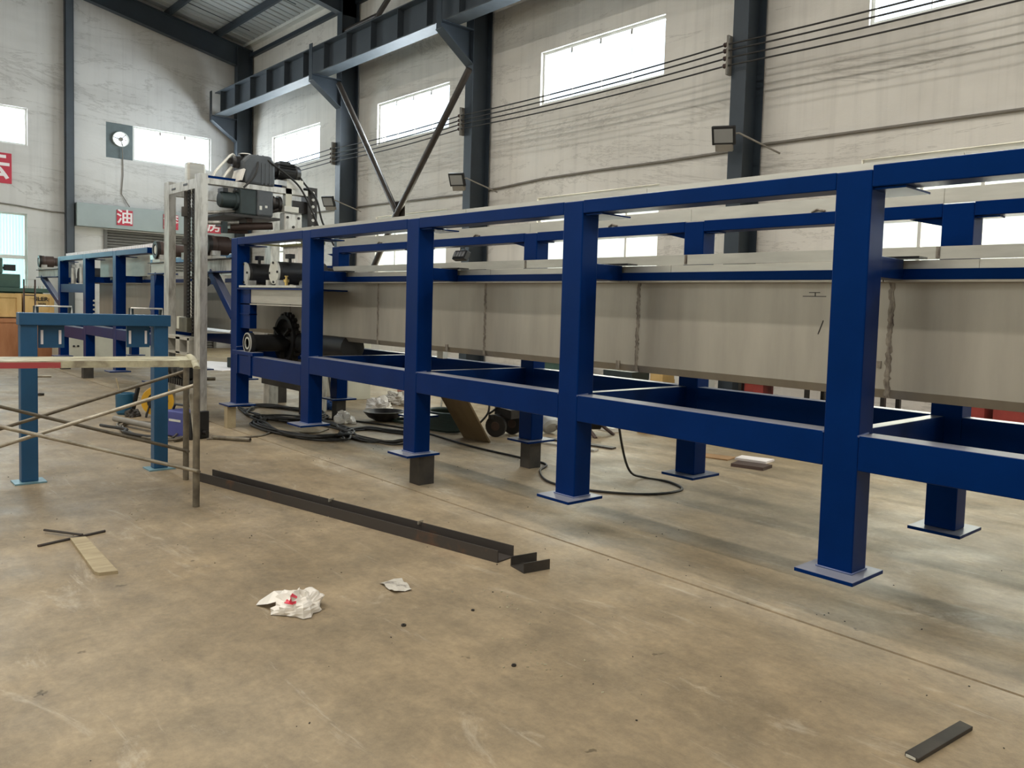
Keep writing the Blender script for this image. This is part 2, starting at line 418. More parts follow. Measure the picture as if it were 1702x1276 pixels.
WN = [0]
def window(axis, c, out, a, b, z0, z1, nsash, pane, fr=.05, hinge=True, dark=False):
    WN[0] += 1
    P = (lambda u, d, z: (u, c+d*out, z)) if axis == 'y' else (lambda u, d, z: (c+d*out, u, z))
    root = thing('window_%d' % WN[0], None, None, P((a+b)/2, .1, z0)); root['kind'] = 'structure'
    def bx(mb, u0, u1, d0, d1, p, q):
        A, B_ = P(u0, d0, p), P(u1, d1, q)
        mb.box(min(A[0], B_[0]), max(A[0], B_[0]), min(A[1], B_[1]), max(A[1], B_[1]), p, q)
    f = MB()
    bx(f, a, b, .06, .13, z0, z0+fr); bx(f, a, b, .06, .13, z1-fr, z1)
    bx(f, a, a+fr, .06, .13, z0+fr, z1-fr); bx(f, b-fr, b, .06, .13, z0+fr, z1-fr)
    f.build('window_frame', M_WHITE, root)
    st = (b-a-2*fr)/nsash
    for i in range(nsash):
        u0 = a+fr+st*i
        if i: 
            hw = .007 if hinge else .022; m_ = MB(); bx(m_, u0-hw, u0+hw, .075, .125, z0+fr, z1-fr); m_.build('mullion', M_WHITE, root)
            if hinge:
                k = MB(); bx(k, u0-.02, u0+.02, .05, .075, z1-fr-.09, z1-fr); k.build('latch', M_PIPE, root)
        p_ = MB(); hw = .007 if hinge else .022; bx(p_, u0+(hw if i else 0), u0+st-(hw if i < nsash-1 else 0), .095, .102, z0+fr, z1-fr); p_.build('pane', pane, root)
    return root
for (a, b) in BAYS:
    window('y', YB, 1, a, b, *HIGH, 4, M_PANE)
for (a, b) in BAYS:
    r_ = window('y', YB, 1, a, b, *LOW, 4, M_FROST, hinge=False)
    MB().box(a+.05, b-.05, YB+.075, YB+.125, 2.95, 3.0).build('transom', M_WHITE, r_)
for (a, b) in BAYS:
    window('y', YF, -1, a, b, *HIGH, 4, M_PANE); window('y', YF, -1, a, b, *LOW, 4, M_FROST, hinge=False)
window('x', XE, -1, 1.25, 4.28, *HIGH, 4, M_PANE)
window('x', XE, -1, 6.78, 8.90, *HIGH, 3, M_PANE)
r_ = window('x', XE, -1, 1.6, 4.26, .9, 3.6, 2, M_AQUA, hinge=False)
MB().box(XE-.13, XE-.05, 1.65, 4.21, 2.40, 2.50).build('transom', M_WHITE, r_)
for k in range(38):
    MB().box(XE-.093, XE-.085, 1.68+k*.067, 1.695+k*.067, .95, 3.55).build('rib', M_AQUA, r_)

# exhaust fan in its sheet panel beside the end-wall window
fan = thing('exhaust_fan', 'round wall fan in a grey sheet panel left of the high end-wall window', 'fan', (XE, 6.44, 5.38))
n = 28; cy_, cz_, rr = 6.47, 5.93, .19
outer = []; 
for k in range(n):
    a = 2*PI*k/n; ca, sa = math.cos(a), math.sin(a); t = min(.34/max(abs(ca), 1e-6), .49/max(abs(sa), 1e-6))
    outer.append([6.44+ca*t, 5.87+sa*t])
for qy in (-.34, .34):
    for qz in (-.49, .49):
        o_ = min(outer, key=lambda p: (p[0]-6.44-qy)**2+(p[1]-5.87-qz)**2); o_[0], o_[1] = 6.44+qy, 5.87+qz
pl = MB()
inner = [(cy_+rr*math.cos(2*PI*k/n), cz_+rr*math.sin(2*PI*k/n)) for k in range(n)]
for dx in (-.06, -.04):
    pl.add([(XE+dx, y, z) for y, z in outer]+[(XE+dx, y, z) for y, z in inner], [(k, (k+1) % n, n+(k+1) % n, n+k) for k in range(n)])
pl.add([(XE-.06, y, z) for y, z in inner]+[(XE-.04, y, z) for y, z in inner], [(k, (k+1) % n, n+(k+1) % n, n+k) for k in range(n)])
pl.build('panel', mat('fan_panel_grey', (.12, .15, .155, 1), .5), fan)
MB()._lathe(Vector((XE-.10, cy_, cz_)), Vector((1, 0, 0)), [(0, rr), (.12, rr), (.12, rr+.02), (0, rr+.02), (0, rr)], 28).build('ring', M_WHITE, fan)
MB().cyl((XE-.07, cy_, cz_), (XE+.03, cy_, cz_), .055, 14).build('motor', M_PIPE, fan)
for k in range(3):
    a = -PI/2+2*PI*k/3+.3
    MB().bar((XE-.02, cy_, cz_), (XE-.02, cy_+rr*math.cos(a), cz_+rr*math.sin(a)), .02, .02).build('strut', M_PIPE, fan)
for k in range(5):
    a = 2*PI*k/5
    MB().add([(XE-.06, cy_+.06*math.cos(a), cz_+.06*math.sin(a)), (XE-.09, cy_+.17*math.cos(a-.12), cz_+.17*math.sin(a-.12)), (XE-.07, cy_+.17*math.cos(a+.12), cz_+.17*math.sin(a+.12)),
              (XE-.063, cy_+.06*math.cos(a), cz_+.06*math.sin(a)), (XE-.093, cy_+.17*math.cos(a-.12), cz_+.17*math.sin(a-.12)), (XE-.073, cy_+.17*math.cos(a+.12), cz_+.17*math.sin(a+.12))],
             [(0, 1, 2), (3, 5, 4), (0, 1, 4, 3), (1, 2, 5, 4), (2, 0, 3, 5)]).build('blade', M_WHITE, fan)
MB().tube([(XE+.02, 6.5, 5.7), (XE+.02, 6.52, 5.2), (XE+.02, 6.52, 4.9), (XE+.02, 6.48, 4.4), (XE+.05, 6.68, 4.05)], .012, 6).build('cord', M_PIPE, fan)

# roller shutter door with lintel box and sign squares (the paint room)
door = thing('door_1', None, None, (XE, 7.5, 0)); door['kind'] = 'structure'
for k in range(42):
    z = 3.36-.08*(k+1)
    MB().add([(XE-.06, 6.12, z), (XE-.03, 6.12, z+.02), (XE-.03, 6.12, z+.06), (XE-.06, 6.12, z+.08),
              (XE-.06, 9.0, z), (XE-.03, 9.0, z+.02), (XE-.03, 9.0, z+.06), (XE-.06, 9.0, z+.08)],
             [(0, 4, 5, 1), (1, 5, 6, 2), (2, 6, 7, 3)]).build('slat', M_SHUT, door)
B(XE-.08, XE+.04, 6.04, 6.12, 0, 3.36).build('door_frame', M_SHUT, door)
B(XE-.08, XE+.04, 9.0, 9.08, 0, 3.36).build('door_frame', M_SHUT, door)
hood = thing('shutter_hood', 'long grey sheet hood above the roller shutter carrying three red squares', 'hood', (XE, 7.4, 3.4))
B(XE, XE+.30, 5.33, 9.60, 3.39, 4.02).build('housing', M_LINTEL, hood, bevel=.012)
for y, ch in ((6.49, '油'), (7.69, '漆'), (8.90, '房')):
    sg = B(XE+.30, XE+.315, y-.20, y+.20, 3.50, 3.92).build('sign_square', M_RED, hood)
    text(ch, 'sign_character', M_SIGNW, sg, (XE+.318, y, 3.71), (PI/2, 0, PI/2), .42)
sgn = thing('slogan_sign', 'red square sign with a white character on the end wall under the window', 'sign', (XE, 3.55, 4.33))
B(XE, XE+.02, 3.20, 3.93, 4.34, 5.12).build('panel', M_RED, sgn)
text('云', 'sign_character', M_SIGNW, sgn, (XE+.022, 3.56, 4.73), (PI/2, 0, PI/2), .70)

# roof: sheets, purlins, ridge rooflight
ceil = thing('ceiling', None, None, ((XE+XR)/2, YR, ZR)); ceil['kind'] = 'structure'
def roofz(y): return ZE+SL*(YB-y) if y > YR else ZE+SL*(y-(2*YR-YB))
def sheet(sgn_, d0, d1):
    mb = MB(); wd = .92
    ya, yb = YR+sgn_*d0, YR+sgn_*d1
    xs = [-.02, 0, .02, .05, .32, .34, .38, .40, .62, .64, .68, .70, wd+.01]
    hs = [.004, .03, .03, .0, 0, .03, .03, 0, 0, .03, .03, 0, 0]
    za, zb = roofz(ya), roofz(yb)
    vs = [(x, ya, za+h) for x, h in zip(xs, hs)]+[(x, yb, zb+h) for x, h in zip(xs, hs)]
    k = len(xs)
    mb.add(vs, [(i, i+1, k+i+1, k+i) for i in range(k-1)])
    return mb
nsheet = int((XR-XE)/.92)+1
for sgn_, d0, d1 in ((1, -.02, SKY[0]+.04), (1, SKY[1]-.04, YB-YR+.25), (-1, -.02, SKYF[0]+.04), (-1, SKYF[1]-.04, YB-YR+.25)):
    o0 = None
    for i in range(nsheet):
        if o0 is None:
            mb = sheet(sgn_, d0, d1); mb.v = [(v[0]+XE, v[1], v[2]) for v in mb.v]
            o0 = mb.build('roof_sheet', M_ROOF, ceil, fixn=False); 
        else:
            link_copy(o0, ceil, o0.location+Vector((.92*i, 0, .002*(i % 2))))
M_SKYL = clear_pane('rooflight_plastic', (1, .97, .92, 1), .88)
for sgn_, SK in ((1, SKY), (-1, SKYF)):
    za, zb = ZR-SL*SK[0]+.03, ZR-SL*SK[1]+.03
    MB().add([(XE, YR+sgn_*SK[0], za), (XE+8.2, YR+sgn_*SK[0], za), (XE+8.2, YR+sgn_*SK[1], zb), (XE, YR+sgn_*SK[1], zb)], [(0, 1, 2, 3)]).build('roof_sheet', M_ROOF, ceil, fixn=False)
    for i in range(10):
        x0 = XE+8.2+(XR-XE-8.2)/10*i; x1 = x0+(XR-XE-8.2)/10+.03
        ya, yb = YR+sgn_*SK[0], YR+sgn_*SK[1]
        MB().add([(x0, ya, za), (x1, ya, za), (x1, yb, zb), (x0, yb, zb)], [(0, 1, 2, 3)]).build('rooflight_pane', M_SKYL, ceil, fixn=False)
for sgn_ in (1, -1):
    for k in range(7):
        y = YR+sgn_*(.72+1.36*k)
        z = roofz(y)-.02
        MB().prism([(XE, y-.035, z), (XE, y+.035, z), (XE, y+.035, z-.02), (XE, y-.02, z-.02), (XE, y-.02, z-.18), (XE, y+.035, z-.18), (XE, y+.035, z-.2), (XE, y-.035, z-.2)], (XR-XE, 0, 0)).build('purlin', M_COLUMN, ceil)
for k in range(9):
    x = XE+1.6+k*3.1
    MB().tube([(x, YR+.8, roofz(YR+.8)-.12), (x+.02, YB-.6, roofz(YB-.6)-.12)], .011, 6).build('sag_rod', M_COLUMN, ceil)
B(XE, XR, YB-.10, YB, 8.95, 9.06).build('trim_1', M_COLUMN)
bpy.data.objects['trim_1']['kind'] = 'structure'
t2 = B(XE, XR, YB-.16, YB, 9.30, 9.40).build('trim_2', M_WHITE); t2['kind'] = 'structure'

# portal columns, rafters, corbels
def column_set(x, rafter=True, corbel=True):
    c = thing('steel_column', None, None, (x, 9.72, 0)); c['kind'] = 'structure'
    w_ = .25; ztop = 9.15
    B(x, x+w_, 9.50, 9.515, 0, ztop).build('flange', M_COLUMN, c)
    B(x, x+w_, 9.935, 9.95, 0, ztop).build('flange', M_COLUMN, c)
    B(x+w_/2-.006, x+w_/2+.006, 9.515, 9.935, 0, ztop).build('web', M_COLUMN, c)
    if corbel:
        y0 = 8.78
        mb = MB(); X0 = x+w_/2-.008
        mb.prism([(X0, 9.50, 6.32), (X0, 9.5, 6.98), (X0, y0, 6.98), (X0, y0, 6.86)], (.016, 0, 0))
        mb.build('corbel_web', M_COLUMN, c)
        MB().bar((x+w_/2, 9.50, 6.32), (x+w_/2, y0, 6.85), w_, .016).build('corbel_flange', M_COLUMN, c)
        B(x, x+w_, y0, 9.5, 6.965, 6.985).build('corbel_top', M_COLUMN, c)
        B(x+.04, x+w_-.04, y0-.012, y0, 6.84, 7.70).build('stop_plate', M_COLUMN, c)
    if rafter:
        for s_ in (1,):
            za, zb = roofz(9.9)-.24, roofz(YR)-.24
            X0 = x+w_/2
            MB().prism([(X0-.006, 9.95, za), (X0-.006, YR, zb), (X0-.006, YR, zb-.42), (X0-.006, 9.5, za-.52), (X0-.006, 9.95, za-.52)], (.012, 0, 0)).build('rafter_web', M_COLUMN, c)
            MB().bar((X0, 9.95, za), (X0, YR, zb), .22, .014).build('rafter_flange', M_COLUMN, c)
            MB().bar((X0, 9.5, za-.52), (X0, YR, zb-.42), .22, .014).build('rafter_flange', M_COLUMN, c)
    return c
COLX = [-25.68, -19.04, -13.56, -7.045, -.6]
for x in COLX: column_set(x)
wc = thing('steel_column', None, None, (XE+.12, 5.2, 0)); wc['kind'] = 'structure'
B(XE+.01, XE+.21, 5.10, 5.11, 0, 10.0).build('flange', M_COLUMN, wc); B(XE+.01, XE+.21, 5.285, 5.295, 0, 10.0).build('flange', M_COLUMN, wc)
B(XE+.20, XE+.21, 5.10, 5.295, 0, 10.0).build('web', M_CRANE, wc)

# crane runway beam on the corbels
cr = thing('crane_runway_beam', 'slate grey crane runway beam with stiffeners along the side wall', 'beam', ((XE+XR)/2, 9.0, 7.0))
B(-25.4, XR-.3, 8.83, 9.17, 6.99, 7.012).build('bottom_flange', mat('pale_slate_paint', (.075, .088, .098, 1), .55), cr)
B(-25.4, XR-.3, 8.83, 9.17, 7.62, 7.64).build('top_flange', M_CRANE, cr)
B(-25.4, XR-.3, 8.99, 9.01, 7.012, 7.62).build('web', M_CRANE, cr)
B(-25.4, XR-.3, 8.96, 9.04, 7.64, 7.69).build('rail', M_CRANE, cr)
st0 = None
for i in range(31):
    x = -25.0+i*1.1
    if st0 is None: st0 = B(x, x+.012, 8.85, 8.99, 7.012, 7.62).build('stiffener', M_CRANE, cr); x0 = x; b0 = st0.location.copy()
    else: link_copy(st0, cr, (b0.x+x-x0, b0.y, b0.z))

# diagonal pipe braces in the second bay
br = thing('wall_brace', 'pair of crossed steel pipe braces meeting in a V between two columns', 'brace', (-15.6, 9.3, 1.0))
MB().cyl((-18.35, 9.22, 6.75), (-15.62, 9.22, 3.55), .065, 10).build('pipe', M_BRACE, br)
MB().cyl((-13.15, 9.30, 6.15), (-15.6, 9.22, 3.5), .065, 10).build('pipe', M_BRACE, br)
MB().cyl((-15.6, 9.22, 3.5), (-16.9, 9.22, 1.95), .07, 10).build('pipe', M_BRACE, br)
B(-15.8, -15.42, 9.29, 9.31, 3.35, 3.78).build('gusset_plate', M_BRACE, br)
ub = thing('roof_brace', 'bent pair of steel pipes bracing the column top above the crane beam', 'brace', (-17.5, 9.6, 8.2))
MB().cyl((-18.9, 9.6, 8.18), (-17.2, 9.6, 8.2), .06, 8).build('pipe', M_BRACE, ub)
MB().cyl((-17.3, 9.6, 8.16), (-15.6, 9.6, 9.15), .06, 8).build('pipe', M_BRACE, ub)
MB().cyl((-25.5, 9.6, 8.2), (-25.3, 9.6, 8.2), .06, 8).build('pipe', M_BRACE, ub) if False else None

# four bare feed wires on insulators
zs = {-25.5: (5.34, 5.22, 5.12, 5.02), -19.04: (5.34, 5.22, 5.12, 5.02), -13.56: (5.34, 5.25, 5.17, 5.08), -7.045: (5.375, 5.29, 5.185, 5.08), -.6: (5.40, 5.30, 5.20, 5.09)}
ks = sorted(zs)
ordn = ('topmost', 'second', 'third', 'lowest')
for k in range(4):
    pts = []
    for a, b in zip(ks[:-1], ks[1:]):
        for i in range(10):
            t = i/10; sag = .05*4*t*(1-t)
            pts.append((a+(b-a)*t, 9.42, zs[a][k]*(1-t)+zs[b][k]*t-sag))
    pts.append((ks[-1], 9.42, zs[ks[-1]][k]))
    tag(MB().tube(pts, .012, 6).build('feed_wire', M_WIRE), '%s of the four thin dark wires strung along the side wall' % ordn[k], 'wire', 'feed wires along the side wall')
for x, nm in ((-19.04, 'far'), (-13.56, 'middle'), (-7.045, 'near')):
    where = {'far': 'behind the lifting portal', 'middle': 'right of the crossed braces', 'near': 'between the two largest high windows'}[nm]
    ib = thing('insulator_bracket', 'wire insulator bracket on the dark column %s' % where, 'bracket', (x, 9.45, 5.2), 'insulator brackets')
    B(x-.03, x+.0, 9.40, 9.5, 4.95, 5.5).build('back_bar', M_PIPE, ib)
    for k in range(4):
        z = zs[x][k]
        MB()._lathe(Vector((x-.09, 9.42, z)), Vector((1, 0, 0)), [(0, 0), (0, .025), (.02, .035), (.03, .02), (.05, .035), (.06, .03), (.06, 0)], 10).build('insulator', M_BROWN, ib)

# conduit along the wall
cpts = [(-25.8, 3.9), (-21, 3.96), (-18.85, 3.94), (-17.8, 3.94), (-16.05, 3.92), (-14.18, 3.90), (-12.95, 3.93), (-11.66, 3.99), (-10.06, 4.0), (-8.68, 3.99), (-7.4, 4.0), (-6.72, 4.03), (-5.51, 4.02), (-4.23, 4.01), (-3.26, 4.0), (2, 4.05), (XR-.2, 4.0)]
tag(MB().tube([(x, 9.97, z) for x, z in cpts], .022, 6).build('wall_cable', M_PIPE), 'long sagging grey cable run across the side wall', 'cable')
tag(MB().tube([(XE+.03, y, z) for y, z in ((1.0, 3.95), (3.0, 3.86), (4.0, 3.8), (4.8, 3.72), (5.1, 3.72))], .02, 6).build('wall_cable', M_PIPE), 'grey cable above the green-lit window of the end wall', 'cable')

# floodlights on column arms
def floodlight(x, y, z, label, aim=(.42, -.80, -.42), arm=True):
    r = thing('floodlight', label, 'floodlight', (x, y, z), 'floodlights')
    d = Vector(aim).normalized(); sx = d.cross(Vector((0, 0, 1))).normalized(); up = sx.cross(d)
    c = Vector((x, y, z))
    MB().obox(c, d, sx, up, .03, .165, .13).build('housing', M_BLACK, r, bevel=.01)
    MB().obox(c+d*.033, d, sx, up, .004, .13, .095).build('lens', M_LENS, r)
    MB().obox(c-up*.17-d*.02, d, sx, up, .05, .12, .05).build('driver_box', M_PIPE, r)
    if arm:
        MB().tube([c-d*.04, c+Vector((.20, .08, .02)), c+Vector((.55, .58, -.22))], .015, 6).build('arm', M_PIPE, r)
floodlight(-6.92, 9.22, 4.05, 'floodlight with bright lens on the near dark column right of the largest window')
floodlight(-13.36, 9.22, 4.03, 'floodlight on the column right of the crossed braces')
floodlight(-18.80, 9.22, 4.0, 'floodlight on the column just right of the lifting portal')
fl = thing('work_lamp', 'small led work lamp on the far trough rail of the main frame', 'lamp', (-7.42, 5.2, 2.02))
MB().obox((-7.42, 5.2, 2.10), (0, -.9, .43), (1, 0, 0), (0, .43, .9), .03, .115, .055).build('housing', M_BLACK, fl, bevel=.008)
for k in range(4):
    MB().obox((-7.50+k*.053, 5.168, 2.115), (0, -.9, .43), (1, 0, 0), (0, .43, .9), .004, .02, .03).build('lens', M_LENS, fl)
MB().tube([(-7.46, 5.22, 2.15), (-7.46, 5.22, 2.19), (-7.38, 5.22, 2.19), (-7.38, 5.22, 2.15)], .008, 6).build('handle', M_BLACK, fl)

# ================================================================== MAIN BLUE FRAMES
D, W, PW, PD = 3.674, 1.286, .19, .15
ZT0, ZT1, ZB0, ZB1, ZP = 2.18, 2.265, .80, .975, .28
def build_frame(root, xs, lower_first=None, right_end=None, short_last=False):
    n = len(xs)
    cache = {}
    def put(key, mk, name, m, dx, bevel=0.):
        if key not in cache:
            o = mk().build(name, m, root, bevel=bevel); cache[key] = (o, dx, o.location.copy()); return o
        o, d0, l0 = cache[key]
        return link_copy(o, root, (l0.x+dx-d0, l0.y, l0.z))
    for i, x in enumerate(xs):
        if short_last and x == xs[-1]:
            for y in (D, D+W): B(x, x+PW, y, y+PD, ZP, 1.85).build('post', M_BLUE, root, bevel=.007)
            for y in (D-.10, D+W-.09): B(x-.065, x+PW+.065, y, y+PD+.16, ZP-.02, ZP).build('base_plate', M_BLUE, root)
            continue
        put('np', lambda: B(x, x+PW, D, D+PD, ZP, ZT1), 'post', M_BLUE, x, .007)
        put('fp', lambda: B(x, x+PW, D+W, D+W+PD, ZP, ZT1-.005), 'post', M_BLUE, x, .007)
        put('npl', lambda: B(x-.065, x+PW+.065, D-.11, D+PD+.06, ZP-.02, ZP), 'base_plate', M_BLUE, x, .003)
        put('fpl', lambda: B(x-.065, x+PW+.065, D+W-.09, D+W+PD+.10, ZP-.02, ZP), 'base_plate', M_BLUE, x, .003)
        put('cb', lambda: B(x+.005, x+.085, D+PD, D+W, ZB0, ZB1-.004), 'cross_beam', M_BLUE, x, .004)
        put('nbk', lambda: B(x+.075, x+PW-.005, D+PD, D+.40, 1.755, 1.86), 'bracket', M_BLUE, x, .004)
        put('fbk', lambda: B(x+.075, x+PW-.005, D+W-.36, D+W, 1.755, 1.86), 'bracket', M_BLUE, x, .004)
        put('nclip', lambda: B(x+.06, x+PW+.16, D+.02, D+PD+.14, ZT0-.012, ZT0-.002), 'clip_plate', M_BLUE, x)
        put('bclip', lambda: B(x+.02, x+PW+.10, D+.34, D+.44, 1.862, 1.872), 'clip_plate', M_DARK, x)
        put('fg', lambda: MB().prism([(x, D+W+.04, ZT0), (x-.22, D+W+.04, ZT0), (x, D+W+.04, ZT0-.05)], (0, .02, 0)), 'gusset', M_BLUE, x)
        put('fclip', lambda: B(x+PW, x+PW+.14, D+W+.02, D+W+.10, ZT0-.012, ZT0-.002), 'clip_plate', M_BLUE, x)
        # weld beads at the rail joints and at the foot
        put('wb', lambda: MB().tube([(x-.001, D-.002, ZB1-.003), (x-.001, D+.10, ZB1+.004)], .006, 5).tube([(x+PW, D-.002, ZB1-.003), (x+PW, D+.10, ZB1+.004)], .006, 5)
            .tube([(x-.003, D-.004, ZP+.004), (x+PW+.003, D-.004, ZP+.004), (x+PW+.003, D+PD, ZP+.004)], .006, 5), 'weld_bead', mat('painted_weld', (.10, .13, .26, 1), .4), x)['kind'] = 'stuff'
    for a, b in zip(xs[:-1], xs[1:]):
        x0, x1 = a+PW, b
        k = '%.2f' % (x1-x0)
        low = lower_first and a == xs[0]
        zb0, zb1 = (lower_first if low else (ZB0, ZB1))
        for nm, y0, y1, z0, z1 in (('top_rail', D, D+.145, ZT0, ZT1+.002), ('top_rail', D+W, D+W+.145, ZT0, ZT1),
                                   ('bottom_rail', D+.001, D+.15, zb0, zb1), ('bottom_rail', D+W, D+W+.10, ZB0, ZB1)):
            xe = x1-.16 if (short_last and b == xs[-1] and nm == 'top_rail') else x1
            up = .018 if (right_end and b == xs[-1] and nm == 'top_rail' and y0 == D) else 0
            B(x0, xe, y0, y1, z0, z1+up).build(nm, M_BLUE, root, bevel=.005)
    xa, xb = xs[0]+PW*.5-(1.4 if right_end else 0), xs[-1]+PW
    if right_end: xb = right_end
    for y0, nm in ((D+.40, 'trough_rail'), (D+W-.42, 'trough_rail')):
        B(xa, xb, y0, y0+.06, 1.757, 1.812).build(nm, M_BLUE, root, bevel=.003)
    # galvanised guide strips, in lengths
    L_ = []
    x = xa
    while x < xb-.05: L_.append((x, min(x+1.96, xb))); x += 1.96
    for a, b in L_:
        B(a, b-.004, D+.425, D+.440, 1.812, 1.857).build('guide_strip', M_GALV, root)
        if b > xs[0]+.3: B(max(a, xs[0]), b-.004, D+PD+.01, D+PD+.03, ZT0+.01, 2.328).build('guide_strip', M_GALV, root)
    for a, b in L_:
        s_ = .55
        a_, b_ = max(a-s_, xs[0]), b-s_ if b < xb-.05 else xb
        if b_ < xs[0]+.2: continue
        B(a_, b_-.004, D+W-.036, D+W-.022, 1.925, 2.002).build('guide_strip', M_GALV, root)
        B(a_, b_-.004, D+W+.012, D+W+.026, 2.266, 2.358).build('guide_strip', M_GALV, root)
        B(b_-.012, b_+.012, D+W-.041, D+W-.036, 1.93, 2.0).build('weld_bead', M_WELD, root)
        MB().tube([(b_-.9, D+W+.004, 2.268), (b_-.86, D+W+.0, 2.284), (b_-.80, D+W+.004, 2.270)], .008, 5).build('weld_bead', M_WELD, root)

mf = thing('conveyor_frame', 'long royal blue welded steel frame running to the right edge, holding the grey trough', 'frame', (-5.0, D+.7, ZP))
XS = [-9.995, -8.065, -6.045, -4.066, -2.055, -.05]
build_frame(mf, XS, lower_first=(.66, .885), right_end=.14)

# ---- outboard roller carried at the left end of the main frame
def roller(root, x, z, r, y0, y1, m, ring, name='drive_roller', blocks=True, facecol=None):
    o = MB()._lathe(Vector((x, y0, z)), Vector((0, 1, 0)), [(0, 0), (0, r*.92), (.03, r), (y1-y0-.03, r), (y1-y0, r*.92), (y1-y0, 0)], 24).build(name, m, root)
    if ring == 'plate':
        MB()._lathe(Vector((x, y0-.022, z)), Vector((0, 1, 0)), [(0, 0), (0, r*1.04), (.022, r*1.04)], 24).build('end_plate', M_ENDPL, o)
        for k in range(4):
            a = PI/2*k+.05
            MB().cyl((x+r*.86*math.cos(a), y0-.034, z+r*.86*math.sin(a)), (x+r*.86*math.cos(a), y0-.02, z+r*.86*math.sin(a)), r*.11, 8).build('bolt', M_BLACK, o)
    else:
        MB()._lathe(Vector((x, y0-.02, z)), Vector((0, 1, 0)), [(0, r*.62), (0, r*1.03), (.05, r*1.03), (.05, r*.62), (0, r*.62)], 24).build('bearing_ring', M_DARK, o)
        MB()._lathe(Vector((x, y0-.012, z)), Vector((0, 1, 0)), [(0, 0), (0, r*.5), (.03, r*.5)], 20).build('shaft_end', M_ENDPL, o)
    return o
def outboard(root, xa, xr, sgn_):
    """xa: post face, xr: roller centre, sgn_: -1 bracket to the left of the post, +1 to the right"""
    x0, x1 = sorted((xa, xr+(.25 if sgn_ < 0 else .36)*sgn_))
    B(x0, x1, D+.02, D+.14, 1.875, 2.02).build('bracket_arm', M_BARE if sgn_ < 0 else M_GALV, root, bevel=.004)
    B(x0, x1, D+W+.0, D+W+.12, 1.875, 2.02).build('bracket_arm', M_BLUE, root, bevel=.004)
    B(x0-.02, x1+.02, D-.02, D+.18, 1.86, 1.875).build('arm_plate', M_BLUE, root)
    B(x0-.02, x1+.02, D-.02, D+.18, 2.02, 2.032).build('arm_plate', M_DARK, root)
    B(xr-.17, xr+.17, D+.0, D+.17, 2.032, 2.075).build('bearing_plate', M_GALV, root)
    for s_ in (-1, 1):
        MB().obox((xr+s_*.11, D+.06, 2.11), (1, 0, 0), (0, 1, 0), (0, 0, 1), .04, .05, .03).build('bearing_foot', M_BARE, root)
    roller(root, xr, 2.215, .125, D+.0, D+.10, M_BROWN, 'ring')
    o = MB()._lathe(Vector((xr, D+.10, 2.215)), Vector((0, 1, 0)), [(0, 0), (0, .12), (.15, .12), (.16, .09), (.32, .09), (.32, .05), (.40, .05), (.40, 0)], 20).build('roller_tube', M_BROWN, root)
    for y in (D+.05, D+W+.05):
        MB().bar((xa, y, 1.33), (xr+.05*-sgn_, y, 1.87), .10, .09, (0, 1, 0)).build('diagonal_strut', M_BLUE, root, bevel=.004)
outboard(mf, -9.995, -10.80, -1)

# ---- drive bay between the first two posts
B(-9.80, -8.07, D+.0, D+W, 1.655, 1.672).build('shelf_plate', M_BLUE, mf)
B(-9.80, -8.25, D+.02, D+.12, 1.680, 1.703).build('mounting_strip', M_ENDPL, mf)
B(-9.515, -8.07, D+.05, D+.07, 1.50, 1.655).build('apron_plate', M_GALV, mf)
B(-9.80, -9.515, D+.04, D+.12, 1.20, 1.655).build('apron_block', M_BLUE, mf)
B(-9.80, -9.515, D+.03, D+.125, 1.36, 1.372).build('apron_lip', M_BLUE, mf)
B(-9.80, -8.07, D+.04, D+.08, 1.478, 1.492).build('apron_lip', M_GALV, mf)
B(-9.80, -9.36, D+W-.05, D+W+.05, 1.06, 1.12).build('tie_bar', M_BLUE, mf)
for x in (-9.80, -8.95):
    o = roller(mf, x, 1.85, .125, D+.10, D+.60, M_BLACK, 'plate')
    MB()._lathe(Vector((x, D+.60, 1.85)), Vector((0, 1, 0)), [(0, .0), (0, .14), (.06, .14), (.06, .09), (.16, .09), (.16, .06), (W-.65, .06)], 18).build('collar', M_BLACK, o)
    MB().cyl((x+.1, D+.22, 1.96), (x+.1, D+.22, 2.01), .018, 8).box(x+.04, x+.16, D+.19, D+.25, 2.01, 2.06).build('grease_cup', M_BLACK, o)
    for s_ in (-1, 1):
        MB().obox((x+s_*.13, D+.11, 1.735), (1, 0, 0), (0, 1, 0), (0, 0, 1), .035, .05, .03).build('bearing_foot', M_BARE, o)
        MB().obox((x+s_*.12, D+.40, 1.735), (1, 0, 0), (0, 1, 0), (0, 0, 1), .05, .06, .035).build('bearing_foot', M_CREAM, o)
MB()._lathe(Vector((-8.62, D+.08, 1.70)), Vector((0, 0, 1)), [(0, 0), (0, .018), (.04, .018), (.04, .03), (.07, .03), (.07, .012), (.10, .012), (.10, .02), (.11, .02), (.11, 0)], 10).build('brass_valve', M_BRASS, mf)
